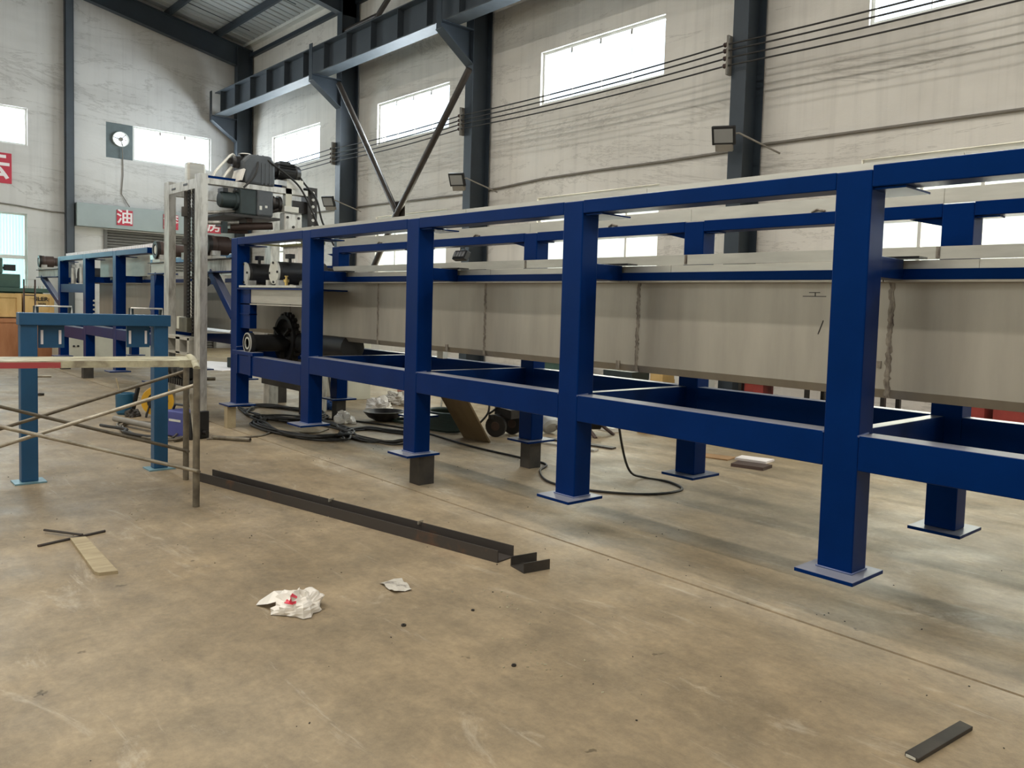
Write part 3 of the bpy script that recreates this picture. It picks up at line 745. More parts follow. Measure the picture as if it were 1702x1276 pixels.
# wheel and bearing on the lower beam of the bay
B(-9.92, -9.30, D-.01, D+.12, .885, .93).build('motor_plate', M_BLUE, mf, bevel=.004)
for x in (-9.82, -9.42): B(x, x+.07, D-.012, D+.0, .66, .885).build('motor_plate_leg', M_BLUE, mf)
wh = MB()._lathe(Vector((-9.52, D+.02, 1.03)), Vector((0, 1, 0)), [(0, .06), (0, .125), (.05, .125), (.05, .10), (.45, .10), (.45, 0)], 24).build('hub', M_BLACK, mf)
MB()._lathe(Vector((-9.52, D+.01, 1.03)), Vector((0, 1, 0)), [(0, .108), (0, .122), (.02, .122)], 24).build('ring', M_BARE, wh)
MB()._lathe(Vector((-9.52, D+.012, 1.03)), Vector((0, 1, 0)), [(0, .055), (0, .072), (.02, .072)], 20).build('ring', M_ENDPL, wh)
wl = MB()._lathe(Vector((-9.52, D+.44, 1.08)), Vector((0, 1, 0)), [(0, 0), (0, .08), (.05, .10), (.05, .22), (.0, .24), (.0, .285), (.10, .285), (.10, 0)], 28)
wheel = wl.build('chain_wheel', M_BLACK, mf)
for k in range(22):
    a = 2*PI*k/22
    MB().obox((-9.52+.30*math.cos(a), D+.50, 1.08+.30*math.sin(a)), (math.cos(a), 0, math.sin(a)), (0, 1, 0), (-math.sin(a), 0, math.cos(a)), .022, .03, .02).build('tooth', M_DARK, wheel)
for k in range(3):
    a = PI/6+2*PI*k/3
    MB().bar((-9.52+.09*math.cos(a), D+.43, 1.08+.09*math.sin(a)), (-9.52+.25*math.cos(a), D+.43, 1.08+.25*math.sin(a)), .02, .05, (0, 1, 0)).build('spoke', M_DARK, wheel)
MB().cyl((-9.3, D+.60, 1.05), (-8.1, D+.60, 1.05), .14, 18).build('motor_barrel', M_BLACK, mf)
for k, (x, w_) in enumerate(((-7.85, .06), (-7.72, .10), (-7.52, .08), (-7.25, .11))):
    B(x, x+w_, D+W-.16, D+W-.10, .985, 1.06+.02*(k % 2)).build('terminal_block', M_WHITE, mf)
# pale hanging strips behind the drive rollers
hs_ = thing('strip_curtain', 'row of pale hanging strips behind the black drive rollers', 'curtain', (-9.4, 4.30, 2.2))
for k in range(11):
    x = -9.98+k*.085; y = 4.30; q = .008*math.sin(k*2.1)
    MB().add([(x, y+q, 1.95), (x+.072, y-q, 1.95), (x+.075, y, 2.215), (x, y, 2.215), (x, y+.008+q, 1.95), (x+.072, y+.008-q, 1.95), (x+.075, y+.008, 2.215), (x, y+.008, 2.215)],
             [(0, 1, 2, 3), (4, 7, 6, 5), (0, 3, 7, 4), (1, 5, 6, 2), (0, 4, 5, 1), (2, 6, 7, 3)]).build('strip', M_BAG, hs_)
B(-10.0, -8.9, 4.28, 4.33, 2.205, 2.235).build('hanger_rail', M_OLIVE, hs_)
for x in (-9.99, -8.93): B(x, x+.02, D+PD, 4.30, 2.21, 2.23).build('hanger_arm', M_OLIVE, hs_)
# ---- trough
def trough(root, segs, y0, y1, z0, z1):
    t = .012; ch = .05
    for a, b in segs:
        pr = [(y0, z1), (y0, z0+ch), (y0+.004, z0+ch-.006), (y0+.035, z0), (y1-.035, z0), (y1, z0+ch), (y1, z1), (y1-t, z1), (y1-t, z0+ch), (y1-.04, z0+t), (y0+.04, z0+t), (y0+t, z0+ch), (y0+t, z1)]
        nn = len(pr); mb = MB()
        a_, b_ = a+.003, b-.003
        va = [(a_, y, z) for y, z in pr]; vb = [(b_, y, z) for y, z in pr]
        mb.add(va+vb, [(i, (i+1) % nn, nn+(i+1) % nn, nn+i) for i in range(nn)])
        for S0 in (va, vb):
            for i, j in ((0, 12), (1, 11), (2, 10), (3, 10), (4, 9), (5, 8), (6, 7)): pass
            mb.add(S0, [(0, 1, 11, 12), (1, 2, 3, 10, 11), (3, 4, 9, 10), (4, 5, 8, 9), (5, 6, 7, 8)])
        mb.box(a_, b_, y0-.11, y0+.002, z1-.012, z1); mb.box(a_, b_, y1-.002, y1+.04, z1-.012, z1)
        mb.build('panel', M_TANK, root)
def weld(root, x, y0, z0, z1, amp=.016, wd=.016):
    mb = MB(); n_ = 48; L_, R_ = [], []
    for i in range(n_+1):
        z = z0+(z1-z0)*i/n_
        o_ = random.uniform(-1, 1)*amp*.4; w_ = wd*random.uniform(.85, 1.15)
        L_.append((x+o_-w_, y0-.0015, z)); R_.append((x+o_+w_, y0-.0015, z))
        Mx = (x+o_+random.uniform(-.3, .3)*w_, y0-.003-random.uniform(0, .003), z)
        L_[-1] = (L_[-1], Mx); 
    vs = []
    for (l, m_), r in zip(L_, R_): vs += [l, m_, r]
    fs = []
    for i in range(n_):
        a = i*3
        fs += [(a, a+1, a+4, a+3), (a+1, a+2, a+5, a+4)]
    mb.add(vs, fs, True); mb.build('weld_seam', M_WELD, root, fixn=False)
tr = thing('trough', 'long grey stainless sheet trough hung inside the main blue frame', 'trough', (-4.7, 4.5, 1.12))
sx_ = [-11.35, -9.50, -7.418, -5.605, -3.823, -1.979, .12]
trough(tr, list(zip(sx_[:-1], sx_[1:])), 4.19, 4.76, 1.118, 1.757)
for x in sx_[1:-1]: weld(tr, x, 4.19, 1.125, 1.755)
for k, (x, z, s_) in enumerate(((-6.17, 1.16, .03), (-4.0, 1.16, .03), (-2.03, 1.30, .02))):
    MB().obox((x, 4.187, z), (1, 0, 0), (0, 1, 0), (0, 0, 1), s_*.6, .003, s_).build('burn_mark', M_WELD, tr)
mk_ = MB()
for p, q in (((-2.52, 1.668), (-2.37, 1.668)), ((-2.44, 1.668), (-2.44, 1.69)), ((-2.48, 1.69), (-2.41, 1.69)), ((-2.41, 1.45), (-2.38, 1.53))):
    mk_.bar((p[0], 4.1885, p[1]), (q[0], 4.1885, q[1]), .004, .004)
mk_.build('marker_scribble', M_BLACK, tr)['kind'] = 'stuff'

# ---- second frame at the left
lf = thing('conveyor_frame', 'shorter blue steel frame far left behind the steel blue stand', 'frame', (-16.2, D+.7, ZP))
XL = [-19.25, -17.2, -15.2, -13.15]
build_frame(lf, XL, lower_first=(.68, .90), short_last=True)
outboard(lf, -13.2, -12.88, 1)
outboard(lf, -19.25, -21.0, -1)
tl = thing('trough', 'grey sheet trough inside the shorter frame at the far left', 'trough', (-16.2, 4.5, 1.12))
sl_ = [-18.3, -16.6, -14.9, -12.9]
trough(tl, list(zip(sl_[:-1], sl_[1:])), 4.19, 4.76, 1.0, 1.757)
for x in sl_[1:-1]: weld(tl, x, 4.19, 1.0, 1.755)
B(-19.06, -17.2, D+.01, D+.10, 1.56, 1.72).build('shelf_rail', M_BLUE, lf)
for x in (-18.7, -18.0):
    o = MB().cyl((x, D+.25, 1.90), (x, D+1.1, 1.90), .15, 18).build('drive_roller', M_BLACK, lf)
    MB().cyl((x-.28, D+.22, 1.74), (x-.28, D+.22, 2.05), .05, 10).build('shock_absorber', M_BARE, o)
    MB().obox((x-.28, D+.22, 2.09), (1, 0, 0), (0, 1, 0), (0, 0, 1), .06, .04, .03).build('clevis', M_BARE, o)
for a, b in ((-17.2, -15.7), (-15.66, -14.2)): B(a, b, D+.28, D+.29, 1.86, 2.20).build('guard_panel', M_GALV, lf)
# slat chain lying along the top of the second frame
sc0 = None
for k in range(52):
    x = -19.05+k*.12
    if sc0 is None:
        sc0 = B(x, x+.085, D+.10, D+.19, 2.268, 2.335).build('slat', M_SIGNW, lf); l0 = sc0.location.copy(); xx0 = x
    else: link_copy(sc0, lf, (l0.x+x-xx0, l0.y, l0.z))
for k in range(14):
    x = -14.9+k*.115
    B(x, x+.07, D+.45, D+.52, 1.857, 1.93).build('slat', M_GALV, lf)
for z in (1.18, 1.26, 1.34, 1.42): MB().cyl((-16.86, D+.10, z), (-16.80, D+.10, z), .02, 8).build('bolt', M_ENDPL, lf)

# ---- supports under the frames
def support(x, y, wd, m, label, z1=.26, grp='support posts under the frames'):
    t_ = thing('support_post', label, 'support', (x, y, 0), grp)
    h = wd/2
    B(x-h, x+h, y-h, y-h+.012, 0, z1).build('flange', m, t_)
    B(x-h, x+h, y+h-.012, y+h, 0, z1).build('flange', m, t_)
    B(x-h, x-h+.012, y-h+.012, y+h-.012, 0, z1).build('web', m, t_)
    B(x+h-.012, x+h, y-h+.012, y+h-.012, 0, z1).build('web', m, t_)
support(-5.94, D+.13, .15, M_MILL, 'dark steel stub under the third near post of the main frame')
support(-9.86, D-.05, .10, M_SCRAPW, 'thin wooden prop under the first near post of the main frame')
support(-5.95, D+W+.08, .14, M_MILL, 'dark steel stub under the third far post of the main frame')
support(-7.97, D+W+.08, .15, M_MILL, 'dark steel stub under the second far post of the main frame')
support(-9.9, D+W+.08, .13, M_MILL, 'dark steel stub under the first far post of the main frame')
support(-16.98, D+.02, .16, M_MILL, 'dark steel stub under the second near post of the left frame')
support(-19.15, D+.1, .16, M_MILL, 'dark steel stub under the leftmost near post of the left frame')
support(-15.1, D+W+.08, .15, M_MILL, 'dark steel stub under a far post of the left frame')

# ================================================================== LIFTING PORTAL
pt = thing('lifting_portal', 'bare steel lifting portal with chains and gear motors between the blue frames', 'machine', (-11.05, 4.2, 0))
NX0, NX1, FX0, FX1 = -11.76, -11.56, -10.58, -10.38
Y0, Y1 = 3.45, 4.80
for x in (NX0, FX0):
    for y in (Y0, Y1):
        pd = .085 if y == Y0 else .13
        mb = B(x, x+.20, y, y+.014, 0, 3.05); mb.box(x, x+.014, y+.014, y+pd, 0, 3.05); mb.box(x+.186, x+.20, y+.014, y+pd, 0, 3.05)
        mb.build('post', M_BARE if (x, y) != (FX0, Y1) else M_DARK, pt)
B(NX1, FX0, Y0, Y0+.012, 2.88, 3.0).build('top_beam', M_BARE, pt)
B(NX1, FX0, Y1, Y1+.10, 2.88, 3.0).build('top_beam', M_BARE, pt)
B(FX0+.06, FX1, Y0+.085, Y1, 2.93, 3.0).build('top_beam', M_BARE, pt)
B(FX0-.02, FX0+.06, Y0+.085, Y1, 2.99, 3.05).build('top_beam', M_BLUE, pt)
B(NX0, NX0+.12, Y0+.085, Y1, 2.88, 3.0).build('top_beam', M_BARE, pt)
B(-11.45, -11.30, Y0-.003, Y0, 2.92, 2.945).build('slot', M_BLACK, pt); B(-11.0, -10.85, Y0-.003, Y0, 2.94, 2.965).build('slot', M_BLACK, pt)
B(-11.74, -11.60, 3.69, 3.93, 2.93, 3.35).build('end_cap_box', M_GALV, pt, bevel=.03)
# chains and guide rod near the front
def chain(x, y, z0, z1, nm='chain'):
    mb = MB(); p = .055; k = 0; z = z0
    mb.box(x-.028, x-.020, y-.008, y+.008, z0, z1); mb.box(x+.020, x+.028, y-.008, y+.008, z0, z1)
    while z < z1:
        mb.cyl((x-.024, y, z+.02), (x+.024, y, z+.02), .0085, 6); mb.box(x-.034, x-.026, y-.011, y+.011, z, z+.03); mb.box(x+.026, x+.034, y-.011, y+.011, z, z+.03); z += .045
    o = mb.build(nm, M_DARK, pt); o['kind'] = 'stuff'
chain(-10.97, Y0+.06, 1.15, 2.9); chain(-10.74, Y0+.04, 1.05, 2.9)
MB().cyl((-11.18, Y0+.1, 1.1), (-11.18, Y0+.1, 2.9), .035, 10).build('guide_rod', M_MILL, pt)
MB().cyl((-11.18, Y0+.1, 2.58), (-11.18, Y0+.1, 2.70), .065, 12).build('guide_collar', M_MILL, pt)
MB().cyl((-11.18, Y0+.1, 2.22), (-11.18, Y0+.1, 2.30), .06, 12).build('guide_collar', M_MILL, pt)
B(-11.40, -11.05, Y0+.2, Y0+.22, 1.15, 1.75).build('back_plate', M_GALV, pt)
B(-11.55, -11.1, Y0+.15, Y0+.25, 2.04, 2.13).build('pivot_arm', M_BARE, pt)
for k in range(3): MB().cyl((-11.5, Y0+.35, 1.75+.12*k), (-11.2, Y0+.35, 1.75+.12*k), .06, 10).build('spool', M_BLACK, pt)
# lower carriage
B(-11.30, -11.15, Y0+.02, Y0+.14, 1.13, 1.29).build('carriage_block', M_CREAM, pt)
B(-11.15, -10.85, Y0+.0, Y0+.16, 1.10, 1.28).build('carriage_block', mat('oily_olive_steel', (.11, .105, .075, 1), .45, .4, .3, 8), pt)
cb = MB(); z0, z1 = .82, 1.03
for x in (-11.60, -11.22, -10.78): cb.box(x, x+.16 if x == -11.22 else x+.07, Y0-.02, Y0+.12, z0, z1)
cb.box(-11.60, -10.70, Y0-.02, Y0+.12, z1-.03, z1+.01); cb.box(-11.60, -10.70, Y0-.02, Y0+.12, z0-.01, z0+.02)
cb.build('carriage_beam', M_GALV, pt)
B(-11.55, -10.72, Y0+.10, Y0+.12, z0, z1).build('carriage_back', M_DARK, pt)
for k in range(4):
    x = -11.60+k*.23
    MB()._lathe(Vector((x, Y0+.02, .62)), Vector((1, 0, 0)), [(0, 0), (0, .10), (.03, .13), (.13, .13), (.16, .10), (.16, 0)], 16).build('guide_roller', M_BLACK, pt)
    for q in range(4):
        a = PI/2*q+.6
        MB().cyl((x-.012, Y0+.02+.085*math.cos(a), .62+.085*math.sin(a)), (x, Y0+.02+.085*math.cos(a), .62+.085*math.sin(a)), .014, 6).build('bolt', M_ENDPL, pt)
B(-11.62, -10.62, Y0-.05, Y0+.15, .44, .475).build('comb_plate', M_DARK, pt)
for k in range(11): B(-11.55+k*.085, -11.51+k*.085, Y0-.07, Y0-.05, .42, .50).build('comb_tooth', M_DARK, pt)
MB().bar((-11.78, Y0-.02, .95), (-11.62, Y0-.02, 1.15), .03, .02).build('link_arm', M_BLACK, pt)
MB().bar((-11.80, Y0-.02, .95), (-11.66, Y0-.02, .30), .03, .02).build('link_arm', M_BLACK, pt)
# drive on top: gearbox, motor, chain guard
gx, gy = -10.52, 3.97
gb_ = MB().prism([(gx-.15, gy, 2.99), (gx-.15, gy+.38, 2.99), (gx-.15, gy+.38, 3.28), (gx-.15, gy+.33, 3.37), (gx-.15, gy+.05, 3.36), (gx-.15, gy-.03, 3.27)], (.32, 0, 0)).build('gearbox', M_GEAR, pt, bevel=.03)
for k in range(3): B(gx+.165, gx+.178, gy+.20+.05*k, gy+.215+.05*k, 3.0, 3.27).build('rib', M_GEAR, gb_)
MB()._lathe(Vector((gx, gy-.10, 3.26)), Vector((0, 1, 0)), [(0, 0), (0, .06), (.03, .075), (.08, .075), (.08, .10), (.13, .10)], 18).build('coupling', M_BLACK, gb_)
MB().add([(gx-.15, gy-.02, 3.17), (gx+.18, gy-.02, 3.17), (gx+.18, gy-.06, 3.02), (gx-.15, gy-.06, 3.02), (gx-.15, gy, 3.16), (gx+.18, gy, 3.16), (gx+.18, gy-.04, 3.02), (gx-.15, gy-.04, 3.02)],
         [(0, 1, 2, 3), (4, 7, 6, 5), (0, 3, 7, 4), (1, 5, 6, 2), (0, 4, 5, 1), (3, 2, 6, 7)]).build('foil_wrap', M_BAG, gb_)
MB()._lathe(Vector((gx+.02, gy+.06, 3.365)), Vector((0, 0, 1)), [(0, .09), (.015, .06), (.02, 0)], 12).build('foil_wrap', M_BAG, gb_)
mo = MB()._lathe(Vector((gx, gy+.38, 3.22)), Vector((0, 1, 0)), [(0, 0), (0, .085), (.06, .085), (.07, .115), (.09, .105), (.30, .105), (.32, .112), (.38, .09), (.39, 0)], 22).build('motor', M_BLACK, pt)
B(gx-.07, gx+.07, gy+.48, gy+.62, 3.31, 3.35).build('terminal_box', M_BLACK, mo)
for k in range(10):
    a = PI*k/9-.3
    MB().obox((gx+.11*math.cos(a), gy+.58, 3.22+.11*math.sin(a)), (0, 1, 0), (math.cos(a), 0, math.sin(a)), (-math.sin(a), 0, math.cos(a)), .10, .011, .004).build('fin', M_BLACK, mo)
B(gx-.12, gx+.15, gy+.54, gy+.76, 3.0, 3.12).build('motor_foot', M_GALV, pt)
loop = [(gx-.02, y, z) for y, z in ((3.66, 3.05), (3.70, 3.13), (3.85, 3.32), (3.885, 3.355), (3.915, 3.33), (3.915, 3.25), (3.86, 3.17), (3.80, 3.08), (3.78, 3.04))]
MB().tube(smooth(loop, 4), .012, 8).build('chain_guard', M_ENDPL, pt)
MB().tube(smooth([(x-.06, y, z) for x, y, z in loop], 4), .010, 8).build('chain_guard', M_BARE, pt)
MB()._lathe(Vector((gx-.06, 3.86, 3.27)), Vector((1, 0, 0)), [(0, 0), (0, .035), (.05, .035), (.05, 0)], 14).build('sprocket', M_DARK, pt)
for pts in ([(gx+.1, gy+.18, 3.37), (gx+.20, gy+.14, 3.2), (gx+.21, gy+.08, 3.06), (gx+.20, gy-.03, 2.93)],
            [(gx+.1, gy+.24, 3.37), (gx+.17, gy+.30, 3.30), (gx+.2, gy+.55, 3.14), (gx+.21, gy+.72, 2.98), (gx+.25, gy+.9, 2.6), (gx+.28, gy+1.0, 2.3)],
            [(gx+.05, gy+.74, 3.2), (gx+.12, gy+.80, 3.08), (gx+.2, gy+.92, 2.9), (gx+.22, gy+1.0, 2.6), (gx+.26, gy+1.15, 2.3)]):
    MB().tube(smooth(pts, 5), .013, 6).build('motor_cable', M_RUBBER, pt)
# second drive under the beam
B(-11.6, -10.5, 4.05, 4.12, 2.52, 2.66).build('carriage_rail', M_BROWN, pt)
MB()._lathe(Vector((-10.48, 3.70, 2.77)), Vector((0, 1, 0)), [(0, 0), (0, .085), (.02, .10), (.17, .10), (.18, .115), (.21, .115), (.21, 0)], 18).build('motor', M_TEAL, pt)
B(-10.58, -10.40, 3.72, 3.78, 2.86, 2.91).build('terminal_box', M_BLACK, pt)
B(-10.62, -10.36, 3.91, 4.12, 2.60, 2.92).build('gearbox', M_TEAL, pt, bevel=.02)
B(-10.64, -10.35, 4.12, 4.33, 2.60, 2.93).build('gearbox', M_GEAR, pt, bevel=.025)
B(-10.352, -10.346, 4.15, 4.18, 2.68, 2.73).build('name_plate', M_ENDPL, pt); B(-10.352, -10.346, 4.22, 4.25, 2.71, 2.74).build('name_plate', M_ENDPL, pt)
B(-11.5, -10.36, 3.72, 4.42, 2.57, 2.60).build('carriage_plate', M_DARK, pt)
MB()._lathe(Vector((-10.45, 4.33, 2.79)), Vector((0, 1, 0)), [(0, 0), (0, .09), (.03, .10), (.03, .08), (.08, .08), (.08, .10), (.12, .10), (.12, 0)], 20).build('sprocket', M_DARK, pt)
B(-10.46, -10.38, 4.50, 4.58, 2.70, 3.0).build('hanger_plate', M_CREAM, pt)
B(-10.50, -10.30, 4.45, 4.64, 2.69, 2.76).build('hanger_plate', M_GALV, pt)
B(-10.48, -10.32, 4.46, 4.70, 2.42, 2.68).build('bearing_bracket', M_BARE, pt, bevel=.02)
for y, z in ((4.50, 2.62), (4.65, 2.62), (4.58, 2.50)): MB().cyl((-10.33, y, z), (-10.31, y, z), .018, 8).build('bolt', M_DARK, pt)
MB().cyl((-10.6, 3.6, 2.60), (-10.45, 4.4, 2.72), .022, 10).build('slide_tube', M_BARE, pt)
MB().cyl((-10.5, 4.02, 2.58), (-10.4, 4.50, 2.74), .028, 10).build('slide_tube', M_MILL, pt)
MB().cyl((-10.6, 3.55, 2.47), (-10.5, 3.95, 2.51), .025, 10).build('slide_tube', M_BARE, pt)
MB().cyl((-10.6, 3.88, 2.45), (-10.45, 4.36, 2.50), .048, 12).build('slide_tube', M_BROWN, pt)
MB().cyl((-10.7, 3.80, 2.40), (-10.6, 4.10, 2.41), .03, 12).build('slide_tube', M_BROWN, pt)
B(-10.52, -10.46, 3.74, 3.80, 2.36, 2.50).build('stop_bracket', M_TEAL, pt)
B(-10.6, -10.44, 4.62, 4.80, 2.70, 2.86).build('cross_tie', M_DARK, pt)
for k in range(8): MB().cyl((FX1, Y1+.07, 2.98-.09*k), (FX1+.012, Y1+.07, 2.98-.09*k), .02, 8).build('bolt_hole', M_WHITE, pt)
# sheet hopper and olive cradle seen between portal and frame
MB().prism([(-10.6, 4.0, 1.85), (-10.35, 4.0, 1.85), (-10.62, 4.0, 1.30)], (0, .012, 0)).build('hopper_gusset', M_BARE, pt)
for (x0, x1, z0, z1) in ((-11.2, -10.05, 1.02, 1.07), (-11.2, -10.05, .50, .56), (-10.14, -10.05, .56, 1.02)):
    B(x0, x1, 4.62, 4.70, z0, z1).build('cradle_bar', M_OLIVE, pt)
B(-11.2, -10.14, 4.74, 4.76, .56, 1.02).build('cradle_back', M_TAUPE, pt)
MB().cyl((-10.6, 4.66, .72), (-10.5, 4.70, .72), .1, 12).build('guide_roller', M_BLACK, pt)
B(-11.4, -10.0, 4.62, 4.74, .36, .46).build('cradle_bar', M_MILL, pt)

# ================================================================== STEEL BLUE STAND
stn = thing('machine_stand', 'steel blue painted stand with two legs and handles at the left', 'stand', (-7.8, 1.8, 0))
TX = -7.83
for y in (1.22, 2.19):
    B(TX, TX+.10, y, y+.115, .012, 1.30).build('leg', M_BLUE2, stn, bevel=.006)
    B(TX-.05, TX+.15, y-.05, y+.165, 0, .012).build('foot_plate', mat('pale_blue_plate', (.16, .30, .36, 1), .45), stn)
B(TX-.01, TX+.12, 1.21, 2.32, 1.275, 1.375).build('top_beam', M_BLUE2, stn, bevel=.006)
for y in (1.34, 1.98):
    B(TX+.02, TX+.04, y+.01, y+.19, 1.09, 1.275).build('slotted_plate', M_BLUE2, stn)
    for q in (.025, .15): B(TX+.041, TX+.045, y+q, y+q+.018, 1.12, 1.235).build('slot', M_SIGNW, stn)
for y in (1.33, 2.02):
    MB().tube([(TX+.05, y, 1.375), (TX+.05, y, 1.43), (TX+.05, y+.25, 1.43), (TX+.05, y+.25, 1.375)], .008, 6).build('handle', M_BARE, stn)
    for q in (-.012, .228): B(TX+.02, TX+.045, y+q, y+q+.035, 1.375, 1.43).build('handle_lug', M_TEAL, stn)

# ================================================================== SCAFFOLD
A_, B_ = Vector((-6.2, 2.04, 0)), Vector((-7.18, 2.28, 0))
dn = Vector((-.20, -.98, 0)).normalized()
sf = thing('scaffold_tower', 'low worn scaffold with crossed tube braces at the left edge', 'scaffold', (-6.7, 1.3, 0))
Lf = 1.83
for e, (P0, P1) in enumerate(((A_, B_), (A_+dn*Lf, B_+dn*Lf))):
    zt = 1.02
    for P_ in (P0, P1):
        MB().cyl(P_+Vector((0, 0, 0)), P_+Vector((0, 0, zt)), .024, 12).build('post', M_SCAFT, sf)
    pr_ = [P0+Vector((0, 0, zt-.0))]+[P0.lerp(P1, t)+Vector((0, 0, zt+.05*math.sin(PI*t)**.6)) for t in (.08, .2, .4, .6, .8, .92)]+[P1+Vector((0, 0, zt))]
    MB().tube(pr_, .024, 10).build('top_tube', M_SCAF, sf)
    MB().cyl(P0.lerp(P1, .0)+Vector((0, 0, .52)), P0.lerp(P1, .42)+Vector((0, 0, .78)), .022, 10).build('knee_tube', M_SCAFL, sf) if e == 0 else None
def brace(P_, zA, zB, m, r=.0135):
    a = P_+Vector((0, 0, zA)); b = P_+dn*Lf+Vector((0, 0, zB))
    MB().cyl(a, b, r, 10).build('brace', m, sf)
    MB().cyl(a-Vector((.02, 0, 0)), a+Vector((.03, 0, 0)), .012, 8).build('brace_pin', M_SCAFT, sf)
brace(A_+Vector((-.03, 0, 0)), .90, .30, M_SCAFL); brace(A_+Vector((.03, 0, 0)), .27, .88, M_SCAFL)
brace(B_+Vector((-.03, 0, 0)), .92, .30, M_SCAFT); brace(B_+Vector((.03, 0, 0)), .25, .86, M_SCAFT)
bd = Vector((A_-B_)).normalized()
def plank(t0, t1, u0, u1, z0, z1, nm, m):
    q = [A_.lerp(B_, t0)+dn*u0, A_.lerp(B_, t0)+dn*u1, A_.lerp(B_, t1)+dn*u1, A_.lerp(B_, t1)+dn*u0]
    return MB().prism([(p.x, p.y, z0) for p in q], (0, 0, z1-z0)).build(nm, m, sf)
plank(.22, .70, -.02, Lf+.05, 1.018, 1.066, 'deck_board', M_SCAF)
plank(.212, .22, .84, 1.9, 1.018, 1.058, 'red_stripe', M_REDPAINT)
plank(.205, .22, -.03, .10, 1.015, 1.07, 'board_hook', M_SCAF)

# ================================================================== FLOOR ITEMS
def channel(name, label, P0, P1, wd, ht, m, t=.008):
    P0, P1 = Vector(P0), Vector(P1); d = (P1-P0).normalized(); s_ = Vector((-d.y, d.x, 0))
    r = thing(name, label, 'channel', P0)
    q = lambda a, z: P0+s_*a+Vector((0, 0, z))
    pr_ = [q(0, 0), q(wd, 0), q(wd, ht), q(wd-t, ht), q(wd-t, t), q(t, t), q(t, ht), q(0, ht)]
    L_ = P1-P0
    n = 8; mb = MB()
    vs = pr_+[p+L_ for p in pr_]
    mb.add(vs, [(i, (i+1) % n, n+(i+1) % n, n+i) for i in range(n)]+[(0, 7, 6, 5), (0, 5, 4, 1), (1, 4, 3, 2), (8, 13, 14, 15), (8, 9, 12, 13), (9, 10, 11, 12)])
    mb.build('section', m, r); return r
ch = channel('steel_channel', 'long dark steel channel lying open side up on the floor', (-7.10, 2.335, 0), (-3.78, 2.965, 0), .15, .075, M_RUSTY)
for (x, y) in ((-5.55, 2.775), (-4.62, 2.955)):
    MB().obox((x, y, .073), (1, .19, 0), (-.19, 1, 0), (0, 0, 1), .006, .02, .012).build('weld_tack', M_SCAFL, ch)
channel('channel_offcut', 'short steel channel offcut beside the end of the long channel', (-3.53, 2.965, 0), (-3.50, 3.14, 0), .16, .06, M_MILL)

def crumple(name, label, cat, c, rx, ry, rz, m, seed, nu=22, nv=12, rough=.35, red=None):
    rnd = random.Random(seed); r = thing(name, label, cat, (c[0], c[1], 0))
    ph = [rnd.uniform(0, 6.28) for _ in range(12)]
    mb = MB(); rows = []
    for j in range(nv+1):
        v = j/nv*PI/2
        row = []
        for i in range(nu):
            u = 2*PI*i/nu
            k = 1+rough*(.5*math.sin(3*u+ph[0]+2*v)+.35*math.sin(5*u+ph[1]-3*v)+.3*math.sin(7*u+5*v+ph[2])+rnd.uniform(-.25, .25))
            row.append((c[0]+rx*k*math.cos(u)*math.cos(v), c[1]+ry*k*math.sin(u)*math.cos(v), max(.003, rz*k*math.sin(v)**.8+.004)))
        rows.append(row)
    fl_ = [p for rw in rows for p in rw]
    fs = [(j*nu+i, j*nu+(i+1) % nu, (j+1)*nu+(i+1) % nu, (j+1)*nu+i) for j in range(nv) for i in range(nu)]
    mb.add(fl_, fs, False); mb.build('film', m, r)
    return r, rows
bag, rows = crumple('plastic_bag', 'crumpled white plastic bag with red print on the open floor', 'bag', (-3.80, 1.74), .105, .11, .085, M_BAG, 3)
rb = MB()
for j, i0, i1 in ((5, 17, 20), (6, 16, 19), (7, 18, 20)):
    for i in range(i0, i1):
        pp = [rows[j][i], rows[j][(i+1) % 22], rows[j+1][(i+1) % 22], rows[j+1][i]]
        cc = Vector((-3.80, 1.74, 0)); pp = [Vector(p)+(Vector(p)-cc).normalized()*.003 for p in pp]
        rb.add(pp, [(0, 1, 2, 3)])
rb.build('red_print', M_BAGRED, bag, fixn=False)
MB().add([(-3.99, 1.60, .004), (-3.90, 1.62, .03), (-3.86, 1.70, .05), (-3.95, 1.74, .06), (-4.03, 1.70, .03), (-4.02, 1.63, .012), (-3.94, 1.67, .075)],
         [(0, 1, 6), (1, 2, 6), (2, 3, 6), (3, 4, 6), (4, 5, 6), (5, 0, 6)]).build('handle_flap', M_BAG, bag, fixn=False)
pp_ = thing('paper_scrap', 'small dirty paper scrap right of the plastic bag', 'paper', (-3.8, 2.28, 0))
mb = MB(); nx = 6
for i in range(nx+1):
    for j in range(4):
        t, s_ = i/nx, j/3
        p = Vector((-3.89, 2.235, 0)).lerp(Vector((-3.71, 2.215, 0)), t).lerp(Vector((-3.86, 2.355, 0)).lerp(Vector((-3.69, 2.315, 0)), t), s_)
        mb.v.append((p.x+random.uniform(-.006, .006), p.y+random.uniform(-.006, .006), .004+.014*abs(math.sin(5*t+2*s_))))
for i in range(nx):
    for j in range(3):
        a = i*4+j; mb.f.append((a, a+4, a+5, a+1)); mb.sm.append(False)
mb.build('sheet', M_PAPER, pp_, fixn=False)
for k, (p, q, lab) in enumerate((((-5.74, .985, .008), (-5.86, 1.37, .008), 'longer thin rusty rod crossing the other by the board scrap'), ((-6.06, 1.075, .02), (-5.80, 1.23, .02), 'shorter thin rusty rod lying over the longer one'))):
    tag(MB().cyl(p, q, .008, 8).build('steel_rod', M_RUSTY), lab, 'rod')
bp_ = thing('board_scrap', 'weathered wooden board scrap under the crossed rods', 'board', (-5.35, 1.18, 0))
